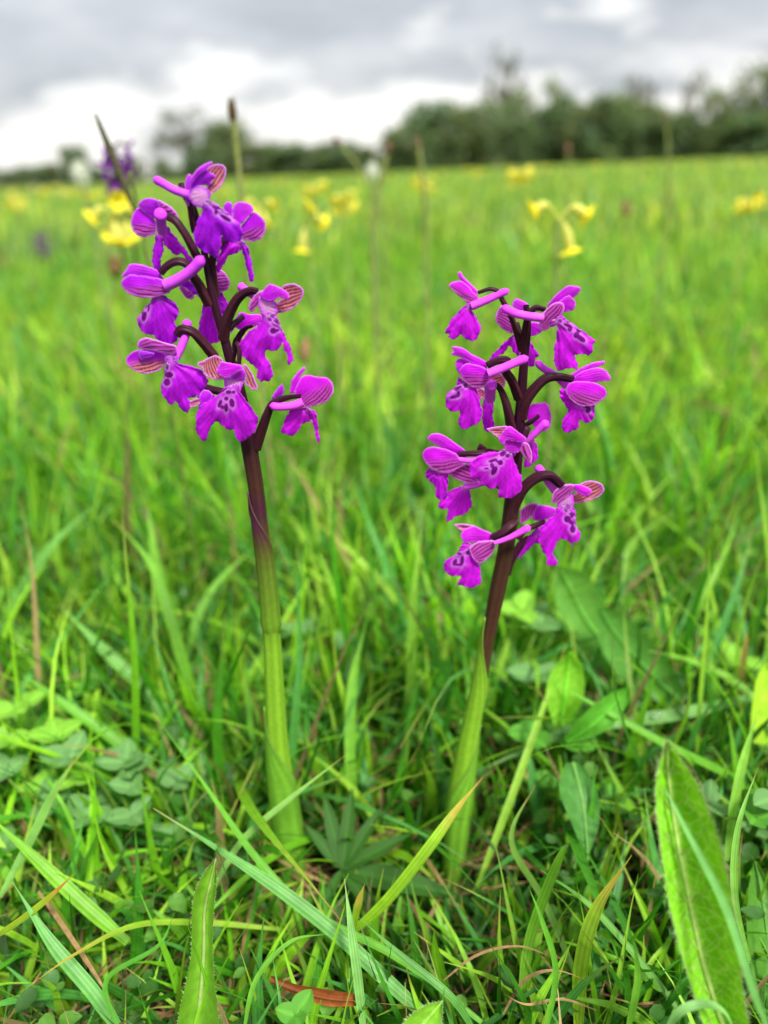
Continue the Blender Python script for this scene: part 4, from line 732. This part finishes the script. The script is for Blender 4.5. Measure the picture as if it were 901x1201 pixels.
# ------------------------------------------------------------------ leafy little plants
def leaflet_mesh(nm, lw, colr, notch=0):
    u = np.linspace(0, 1, 9)[:, None]; v = np.linspace(-1, 1, 7)[None]
    w = lw * (np.sin(np.pi * u ** .75) ** .7 + .02); V = np.stack([w * v, u + 0 * v - notch * smooth(.8, 1, u) * (1 - abs(v)), .18 * lw * abs(v) * 1.2 - .12 * u ** 2 + 0 * v], -1)
    C = np.tile(colr, (9, 7, 1)) * (1 + .35 * np.exp(-(v / .15) ** 2))[..., None]; mb = MB(); mb.grid(V, C)
    o = mb.build(nm, M_LEAF); me = o.data; bpy.data.objects.remove(o); return me
ME_L = [leaflet_mesh('leaflet', .36, lin(104,150,84) * .85), leaflet_mesh('leaflet', .38, lin(128,184,58) * .85), leaflet_mesh('leaflet', .42, lin(92,158,52) * .8, .1), leaflet_mesh('leaflet', .10, lin(62,112,36) * .62)]
def orient(d, up):
    y = Vector(d).normalized(); z = Vector(up); z = (z - y * z.dot(y)).normalized(); x = y.cross(z)
    return Matrix((x, y, z)).transposed()
def place_leaflet(root, o, p, d, up, size, me):
    l = link('leaflet', me, root); m = orient(d, up).to_4x4(); l.matrix_local = Matrix.Translation(Vector(p) - Vector(o)) @ m @ Matrix.Scale(size, 4); return l
def trefoil(px, py, z, size, nleaf, seed, lab, me, name='trefoil_plant', cat='plant', group='low leafy trefoil plants'):
    r_ = random.Random(seed); top = G(px, py, z); o = np.array([top[0] + r_.uniform(-.004, .004), top[1] + .003, 0.]); root = thing(name, lab, cat, o, group)
    mb = MB(); mb.tube(spline([o, (o + top) / 2 + np.array([.002, 0, 0]), top], 10), .0006, lin(120,160,60) * .8, 6)
    for s_ in range(nleaf):
        f = s_ / max(1, nleaf - 1) if nleaf > 1 else 1.; a = s_ * 2.4 + seed; c = o * (1 - (.45 + .55 * f)) + top * (.45 + .55 * f)
        e = c + np.array([math.cos(a), math.sin(a), .45]) * size * (.9 if nleaf > 1 else .0); mb.tube(spline([c, (c + e) / 2, e + 1e-6], 5), .0004, lin(120,160,60) * .8, 5)
        for k in (-1, 0, 1):
            b = a + k * 1.75 + r_.uniform(-.2, .2) if nleaf > 1 else a + k * 2.09; d = np.array([math.cos(b), math.sin(b), r_.uniform(.1, .7)]); place_leaflet(root, o, e, d, (r_.uniform(-.2, .2), -.25, 1), size * r_.uniform(.85, 1.15), me)
    mb.build('stem', M_LEAF, root, o)
TF = [(68,892,.045,.0095,4,1,'leafy trefoil with a bright folded leaf at the left',1),(112,905,.046,.0100,4,2,'bluish trefoil right of the bright folded leaf',0),(140,925,.040,.0095,3,3,'grey green trefoil with a yellow stalk at the left',0),
 (25,930,.04,.0095,3,4,'dull green trefoil touching the left edge',0),(185,925,.036,.009,3,5,'trefoil half hidden under the crossing blades',0),(30,860,.04,.011,3,6,'blurred bright trefoil above the left clump',1),
 (8,830,.045,.012,3,7,'yellow green blurred plant at the left edge',1),(75,820,.03,.009,3,8,'dim trefoil between slanting left blades',2),(350,745,.04,.010,4,9,'blurred clover tuft just right of the left stem',0),
 (415,770,.03,.008,3,10,'small clover tuft in the gap between orchids',0),(650,870,.035,.010,3,11,'clover low down right of the right orchid foot',2),(690,905,.03,.010,2,12,'clover in shade below the dewy blade',2),
 (875,925,.05,.010,3,13,'round leaved clover behind the big hairy leaf',0),(890,745,.05,.011,3,14,'blurred leafy plant high at the right edge',1),(620,760,.045,.012,3,15,'soft clover right of the brown stem',0),
 (850,960,.045,.009,2,16,'small clover tucked against the big hairy leaf',2),(640,730,.05,.012,3,17,'tall blurred clover behind the right orchid',1),(20,700,.04,.011,3,18,'blurred low plant by the left edge',2)]
for px, py, z, sz, n, sd0, lab, mi in TF: trefoil(px, py, z, sz, n, sd0, lab, ME_L[mi])
trefoil(347, 1192, .05, .0062, 1, 3, 'three leaved clover at the bottom edge', ME_L[2], 'clover', 'clover', None)
def palmate(px, py, z, lens, lab, me, seed=0, sz=.03):
    c = G(px, py, z); o = np.array([c[0], c[1], 0.]); root = thing('cut_leaf_plant', lab, 'plant', o); mb = MB(); mb.tube([o, c * .5 + o * .5, c], .0008, lin(80,130,50) * .8, 6); mb.build('stem', M_LEAF, root, o)
    for tx, ty, tz in lens:
        e = G(tx, ty, tz); d = e - c; place_leaflet(root, o, c, d, (0, -.3, 1), np.linalg.norm(d), me)
palmate(402, 1020, .018, [(358,965,.03),(380,930,.036),(412,925,.038),(446,945,.034),(480,975,.03),(535,1044,.024),(470,1042,.02),(440,1070,.018),(372,1070,.018)], 'dark cut leaved plant spreading between the orchid feet', ME_L[3])
palmate(822, 812, .022, [(770,800,.03),(790,780,.04),(815,770,.04),(845,778,.04),(870,800,.035),(850,830,.02),(790,840,.02)], 'dark fingered leaf in the blurred right turf', ME_L[3])
# scattered small leaves of low herbs: nobody could count them
def herb_cover():
    rs = np.random.default_rng(9); mb = MB(); n = 5200; y = .07 + (1.6 - .07) * rs.uniform(0, 1, n) ** 1.6; x = rs.uniform(-1, 1, n) * (.6 * y + .08)
    k = (nz(x, y, 9, 4) > -.15) & ~(np.hypot(x + .03, y - .187) < .012) & ~(np.hypot(x - .022, y - .187) < .012) & ~((y < .187) & (y > .13) & ((abs(x + .16 * y) < .022) | (abs(x - .118 * y) < .022))); x, y = x[k], y[k]; n = len(x)
    s = rs.uniform(.003, .007, n) * (1 + y * .6); a = rs.uniform(0, 6.28, n); el = rs.uniform(-.1, .9, n); z = rs.uniform(.004, .034, n) * (1 + y * .2)
    d = np.stack([np.cos(a) * np.cos(el), np.sin(a) * np.cos(el), np.sin(el)], -1); sd_ = np.stack([-np.sin(a), np.cos(a), 0 * a], -1); o = np.stack([x, y, z], -1)
    prof = [(0, .12), (.35, .8), (.7, .9), (.95, .45), (1.0, .08)]
    V = np.stack([np.stack([o + d * (s * t)[:, None] + sd_ * (s * .42 * w * c)[:, None] + np.array([0, 0, 1]) * (s * .12 * abs(c))[:, None] for c in (-1, 0, 1)], 1) for t, w in prof], 1)
    q = np.arange(15).reshape(5, 3); q = np.stack([q[:-1, :-1], q[1:, :-1], q[1:, 1:], q[:-1, 1:]], -1).reshape(-1, 4); Fc = (q[None] + (np.arange(n) * 15)[:, None, None]).reshape(-1, 4)
    C = np.array([lin(84,134,66), lin(70,124,44), lin(104,160,60)])[rs.integers(0, 3, n)] * .58 * rs.uniform(.7, 1.2, (n, 1)); mb.add(V.reshape(-1, 3), Fc, np.repeat(C, 15, 0)); mb.build('herb_leaves', M_LEAF, kind='stuff', label='small clover leaves covering the ground under the grass', category='ground cover')  # leaf colours darkened to paint the deep shade under the grass
herb_cover()

# ------------------------------------------------------------------ cowslips
def cowslip(px, py, Y, sc, lab, dirs=None, seed=0, group='yellow cowslips in the meadow'):
    r_ = random.Random(seed * 7 + 1); c = P(px, py, Y); o = np.array([c[0] + r_.uniform(-.004, .004), Y, 0.]); root = thing('cowslip', lab, 'flower', o, group)
    mb = MB(); mb.tube(spline([o, (o + c) / 2 + np.array([.002, 0, 0]), c], 12), .0018 * sc, lin(168,190,110) * .7, 8); mb.build('stem', M_LEAF, root, o)
    if dirs is None: dirs = [(math.cos(a), math.sin(a) * .9, r_.uniform(-.8, .9)) for a in [i * .8 + seed for i in range(r_.choice([6, 7, 8]))]]
    for d in dirs:
        d = unit(d); ln = .016 * sc; m = c + d * ln * .6 + np.array([0, 0, .004 * sc]); e = c + d * ln * 1.1 - np.array([0, 0, .003 * sc])
        q = spline([c, m, e], 10); t = np.linspace(0, 1, 10); mb = MB(); mb.tube(q, (.0008 + .0028 * smooth(.35, .8, t)) * sc, lin(214,214,110) * .85, 8); f = mb.build('flower', M_LEAF, root, o)
        ax = unit(e - m); s1 = unit(np.cross(ax, (0, 0, 1.)) + 1e-6); s2 = np.cross(ax, s1); mb = MB()
        a = np.linspace(0, 2 * np.pi, 20, endpoint=False); rr = (.0082 + .0012 * np.cos(a * 5)) * sc; V = []
        for k, (rd, fw) in enumerate([(.25, 0), (.3, .003), (.65, .0055), (1, .0068)]): V.append(e - ax * .003 * sc + ax * fw * sc + (np.cos(a) * rr * rd)[:, None] * s1 + (np.sin(a) * rr * rd)[:, None] * s2)
        yc = np.array([.80, .70, .03]); mb.grid(np.array(V), np.array([np.tile(yc * w, (20, 1)) for w in (.8, .9, 1, 1.05)]), closed=True); mb.build('corolla', M_YEL, f, o)
cowslip(136, 252, .56, .85, 'large blurred cowslip left of the taller orchid', [(.2,-.3,.5),(-.5,0,.1),(.4,0,-.5),(.0,-.5,-.7),(.5,.4,.1),(-.3,.3,-.3),(.3,-.2,-1.1)], 1)
cowslip(305, 246, .66, .72, 'cowslip right behind the top of the taller orchid', None, 2)
cowslip(370, 222, 1.0, .7, 'cowslip with a narrow head left of its brighter neighbour', None, 3)
cowslip(403, 234, .84, .72, 'bright round headed cowslip in the middle distance', None, 4)
cowslip(360, 264, .58, .8, 'half opened pale cowslip with a low yellow bloom', [(.1,0,.8),(-.3,-.2,-.9),(.2,.2,.1)], 5)
cowslip(611, 206, .95, .7, 'lone cowslip rising to the hedge line above the right orchid', None, 6)
cowslip(655, 257, .46, .85, 'three branched cowslip above the right orchid', [(-.95,0,.65),(.95,0,.35),(.5,-.1,-.9)], 7)
cowslip(880, 238, .85, .66, 'cowslip near the right edge of the meadow', None, 8)
cowslip(20, 239, 1.4, .75, 'small cowslip near the left edge of the meadow', None, 9)
cowslip(497, 214, 1.6, 1.0, 'small pale cowslip in the middle of the meadow', None, 10)
for i, (px, py, Y) in enumerate([(105,229,1.9),(78,226,2.3),(52,226,2.6),(118,226,2.8),(15,226,3.2),(92,223,3.5),(560,202,3.0),(262,224,2.4),(548,199,4.0),(820,193,4.2),(700,195,4.5),(640,197,3.6),(325,213,4.4),(285,213,3.6),(870,190,5.0),(66,221,4.2),(36,221,4.6),(600,197,5.0),(760,192,5.5),(450,206,5.0),(520,203,5.2)]):
    cowslip(px, py, Y, .7, 'tiny distant cowslip among many dotting the far meadow', None, 20 + i, 'distant cowslips dotting the meadow')

# ------------------------------------------------------------------ seed heads
def seed_head(pts, Y, w, hl, hw, headc, lab, stalkc=None, name='seed_head', cat='seed head'):
    """pts: px path from low to tip; the head covers the last hl metres"""
    q = [P(a, b, Y) for a, b in pts]; o = np.array([q[0][0], Y, 0.]); root = thing(name, lab, cat, o, None); path = spline([o] + q, 30)
    mb = MB(); mb.tube(path, w, (lin(150,160,90) if stalkc is None else stalkc) * .7, 8); mb.build('stalk', M_DRY, root, o)
    d = unit(path[-1] - path[-3]); t = np.linspace(0, 1, 16); hp = path[-1] - d * hl * (1 - t)[:, None]
    mb = MB(); mb.tube(hp, hw * np.sin(np.pi * np.clip(t * .92 + .04, 0, 1)) ** .6, headc, 10, ribs=5, rib=.1)
    rs = np.random.default_rng(int(Y * 1000)); 
    for k in range(60):
        f = rs.uniform(.05, .95); c = path[-1] - d * hl * (1 - f); a = unit(np.cross(d, rs.normal(size=3))); e = c + a * hw * 1.5 + d * hw; s = unit(np.cross(a, d)) * hw * .22
        mb.add([c - s, c + s, e], np.array([[0, 1, 2]]), headc * rs.uniform(.6, 1.4))
    mb.build('head', M_DRY, root, o)
seed_head([(165,262),(150,218),(132,182),(112,134)], .34, .0006, .040, .0014, np.array([.07, .07, .03]), 'dark slanting grass spike against the sky at left', lin(110,120,60))
seed_head([(290,300),(283,230),(278,180),(271,116)], .42, .0014, .011, .0022, np.array([.10, .055, .025]), 'tall plantain head on a pale stalk behind the taller orchid')
seed_head([(452,290),(430,212),(392,162)], .7, .0011, .008, .0028, np.array([.14, .09, .05]), 'leaning brown seed head right of the round headed cowslip')
seed_head([(438,300),(441,240),(458,165)], .6, .0016, .010, .003, np.array([.16, .10, .06]), 'pale stalk with a brown head at the hedge gap')
seed_head([(500,300),(500,240),(489,162)], .62, .0016, .008, .0026, np.array([.20, .15, .08]), 'pale upright stalk left of the lone cowslip')
seed_head([(668,240),(667,210),(666,168)], 1.0, .0013, .012, .003, np.array([.22, .12, .08]), 'reddish grass head against the dark hedge')
seed_head([(783,250),(784,200),(782,134)], .9, .0016, .010, .003, np.array([.16, .14, .07]), 'faint tall stalk before the right hedge')
seed_head([(130,370),(133,340),(136,304)], .62, .0011, .014, .005, np.array([.24, .15, .06]), 'brown seed head under the large left cowslip')
seed_head([(360,440),(358,420),(358,398)], .5, .0009, .016, .0035, np.array([.34, .20, .10]), 'buff seed head in blur right of the taller orchid')
seed_head([(735,290),(735,270),(735,236)], .9, .0010, .016, .005, np.array([.26, .18, .08]), 'buff seed head in the right meadow')
def seed_clock(px, py, Y, r, lab):
    c = P(px, py, Y); o = np.array([c[0], Y, 0.]); root = thing('dandelion_clock', lab, 'seed head', o); mb = MB(); mb.tube(spline([o, (o + c) / 2, c], 8), .0018, lin(150,170,110) * .7, 8); mb.build('stalk', M_LEAF, root, o)
    rs = np.random.default_rng(3); mb = MB()
    for k in range(420):
        d = unit(rs.normal(size=3)); e = c + d * r * np.array([1, 1, 1.35]) * rs.uniform(.8, 1.05); s = unit(np.cross(d, rs.normal(size=3))) * r * .10; s2 = unit(np.cross(d, s)) * r * .10
        mb.add([e - s, e + s2, e + s, e - s2], np.array([[0, 1, 2, 3]]), np.array([.72, .76, .72]))
    mb.build('head', M_YEL, root, o)
seed_clock(95, 205, .95, .0115, 'pale round seed clock on the left horizon'); seed_clock(437, 202, .9, .008, 'small white head at the foot of the hedge')

# ------------------------------------------------------------------ trees
def crown_mesh(seed, n, lumps, leaf, wide=1., gaps=0., colr=(.05, .085, .022), low=.0):
    rs = np.random.default_rng(seed); c = []
    for i in range(lumps):
        a = rs.uniform(0, 6.28); z = rs.uniform(low, .92); rr = rs.uniform(0, 1) ** .5 * (math.sqrt(max(.05, 1 - ((z - .45) / .6) ** 2)) if z > .45 or low > .2 else 1.05) * .85
        c.append((math.cos(a) * rr * .5, math.sin(a) * rr * .5, z, rs.uniform(.10, .22) * (1 - gaps * .45)))
    c = np.array(c); i = rs.integers(0, lumps, n); d = rs.normal(size=(n, 3)); d /= np.linalg.norm(d, axis=1)[:, None]; rad = c[i, 3] * rs.uniform(.35, 1.12, n)
    p = c[i, :3] + d * rad[:, None]; p[:, 2] = np.clip(p[:, 2], .0, 1.05); s = leaf * rs.uniform(.6, 1.4, n)
    a = rs.normal(size=(n, 3)); a /= np.linalg.norm(a, axis=1)[:, None]; b = np.cross(a, d); b /= np.linalg.norm(b, axis=1)[:, None] + 1e-9
    V = np.stack([p - a * s[:, None], p + b * s[:, None] * .6, p + a * s[:, None], p - b * s[:, None] * .6], 1)
    tone = rs.uniform(.75, 1.3, lumps)[i] * rs.uniform(.8, 1.2, n); hue = rs.uniform(-.15, .25, lumps)[i]
    C = np.array(colr) * tone[:, None] * (1 + hue[:, None] * np.array([1, .4, -.5])); mb = MB(); mb.add(V.reshape(-1, 3), np.arange(n * 4).reshape(n, 4), np.repeat(C, 4, 0))
    o = mb.build('crown', M_CROWN, sm=False); me = o.data; bpy.data.objects.remove(o)
    t = MB(); t.tube(spline([(0, 0, -.02), (.01, 0, .3), (-.01, .01, .6), (0, 0, .85)], 12), np.linspace(.028, .006, 12), (.09, .07, .05), 8)
    for k in range(14):
        q = c[rs.integers(0, lumps)]; z0 = rs.uniform(.15, .6); t.tube(spline([(0, 0, z0), (q[0] * .5, q[1] * .5, (z0 + q[2]) / 2), tuple(q[:3])], 7), np.linspace(.012, .003, 7), (.08, .065, .045), 5)
    o = t.build('trunk', M_BARK); mt = o.data; bpy.data.objects.remove(o); return me, mt
GR = (.105, .165, .072); OL = (.125, .175, .085)  # foliage colours lightened to stand in for distance haze
KINDS = {'bush': [crown_mesh(40 + k, 4200, 60, .034, colr=GR if k % 2 else OL, low=.02) for k in range(4)],
         'tall': [crown_mesh(60 + k, 2000, 26, .026, gaps=.3, colr=OL, low=.08) for k in range(2)],
         'sparse': [crown_mesh(80 + k, 1500, 22, .020, gaps=.75, colr=(.11, .12, .08), low=.45) for k in range(2)]}
def tree(px, pt, hw, Y, kind, i, lab, group=None, top_only=False):
    top = P(px, pt, Y); h = top[2]; wd = hw * 2 * Y / (F * .91) ; root = thing('tree', lab, 'tree', (top[0], Y, 0), group); a, b = KINDS[kind][i % len(KINDS[kind])]
    for nm, me in (('crown', a), ('trunk', b)):
        o = link(nm, me, root); o.scale = (wd, wd, h) if nm == 'crown' else (min(wd, h), min(wd, h), h); o.rotation_euler = (0, 0, (i * 1.7) % 6.28)
    return root
GB = 'hedgerow trees at the back of the meadow'
TR = [(475,150,30,82,'bush','first bush of the right hedge beside the gap'),(512,117,34,84,'bush','rounded green tree at the left end of the right hedge'),(552,122,30,80,'bush','green bush under the tall thin tree'),(588,120,28,83,'bush','bush right of the tall thin tree'),
 (628,93,38,86,'tall','lighter taller tree standing proud of the hedge middle'),(660,108,24,82,'bush','dark bush right of the taller hedge tree'),(692,119,30,78,'bush','dark green bush in the middle of the right hedge'),(724,110,32,76,'bush','large dark rounded bush of the right hedge'),
 (762,122,28,79,'bush','dark bush just under the pale loose tree'),(797,130,26,77,'bush','low dark bush left of the notch in the hedge'),(822,142,20,80,'bush','smallest dark bush at the notch in the hedge'),(852,100,28,74,'tall','loose tree rising right of the notch'),
 (890,72,34,72,'tall','tallest loose tree cut by the right edge'),(882,128,34,70,'bush','dense bush filling the hedge at the right edge'),
 (752,84,20,112,'sparse','pale loose tree rising behind the hedge'),(592,50,24,105,'sparse','tall thin tree with a small tuft of crown above the hedge'),(818,80,14,110,'sparse','very faint bare tree behind the notch'),
 (214,124,36,120,'sparse','bare twiggy tree with thin crown in the left half'),(262,142,28,118,'bush','dense green tree right of the bare twiggy tree'),(238,168,22,112,'bush','low bush under the bare twiggy tree'),
 (298,170,28,116,'bush','low hedge bush left of the plantain stalk gap'),(330,165,26,115,'bush','second low hedge bush of the middle hedge'),(362,171,26,117,'bush','third low hedge bush of the middle hedge'),(396,166,26,114,'bush','low rounded hedge bush above the bright cowslip'),(424,173,24,116,'bush','last low bush before the gap in the hedge'),(446,184,16,115,'bush','tiny bush in the gap of the hedge'),
 (188,186,12,150,'bush','small lone dark tree left of the bare twiggy tree'),(84,171,18,150,'bush','tallest tree of the small group at far left'),(56,192,18,155,'bush','low tree left of the tallest far left tree'),(30,194,18,152,'bush','low spreading tree near the left edge'),(8,199,16,150,'bush','low tree cut by the left edge'),
 (110,196,14,155,'bush','low tree just right of the tallest far left tree'),(150,188,20,150,'bush','rounded tree behind the blurred purple orchid'),(210,196,20,150,'bush','faint low bush at the foot of the bare tree'),(128,202,14,158,'bush','low distant bush behind the dark spike')]
for i, (px, pt, hw, Y, kind, lab) in enumerate(TR): tree(px, pt, hw, Y, kind, i, lab, GB)
for i, (px, pt, hw, Y, lab) in enumerate([(935,70,40,72,'first tall hedge tree past the right edge of the view'),(985,84,40,74,'second hedge tree past the right edge of the view'),(1040,95,45,76,'farthest hedge tree past the right edge of the view'),(-25,196,20,150,'first low tree past the left edge of the view'),(-65,190,24,148,'second low tree past the left edge of the view')]):
    tree(px, pt, hw, Y, 'bush', i, lab, 'hedge trees outside the view')

# the hedge bottoms, one long growth under each row of trees
def hedge(x0, x1, Y, h, n, seed, lab):
    rs = np.random.default_rng(seed); a = P(x0, 300, Y)[0]; b = P(x1, 300, Y)[0]; x = rs.uniform(a, b, n); top = h * (.8 + .2 * np.sin(x * .9 + seed) * np.cos(x * .37)); z = rs.uniform(0, 1, n) ** .8 * top; y = Y + rs.uniform(-1.5, 1.5, n)
    p = np.stack([x, y, z], -1); s = rs.uniform(.12, .32, n); d = rs.normal(size=(n, 3)); d /= np.linalg.norm(d, axis=1)[:, None]; e = np.cross(d, rs.normal(size=(n, 3))); e /= np.linalg.norm(e, axis=1)[:, None]
    V = np.stack([p - d * s[:, None], p + e * s[:, None] * .6, p + d * s[:, None], p - e * s[:, None] * .6], 1); c = np.array([.100, .155, .065]) * (rs.uniform(.75, 1.25, n) * (1 + .2 * np.sin(x * 1.3)))[:, None]  # leaf colour carries the same painted haze as the trees
    mb = MB(); mb.add(V.reshape(-1, 3), np.arange(n * 4).reshape(n, 4), np.repeat(c, 4, 0)); mb.build('hedge', M_CROWN, None, ((a + b) / 2, Y, 0), False, label=lab, category='hedge')
hedge(455, 960, 81, 4.3, 26000, 1, 'long dense hedge closing the foot of the right tree row')
hedge(232, 452, 119, 2.8, 12000, 2, 'low hedge closing the foot of the middle tree row')
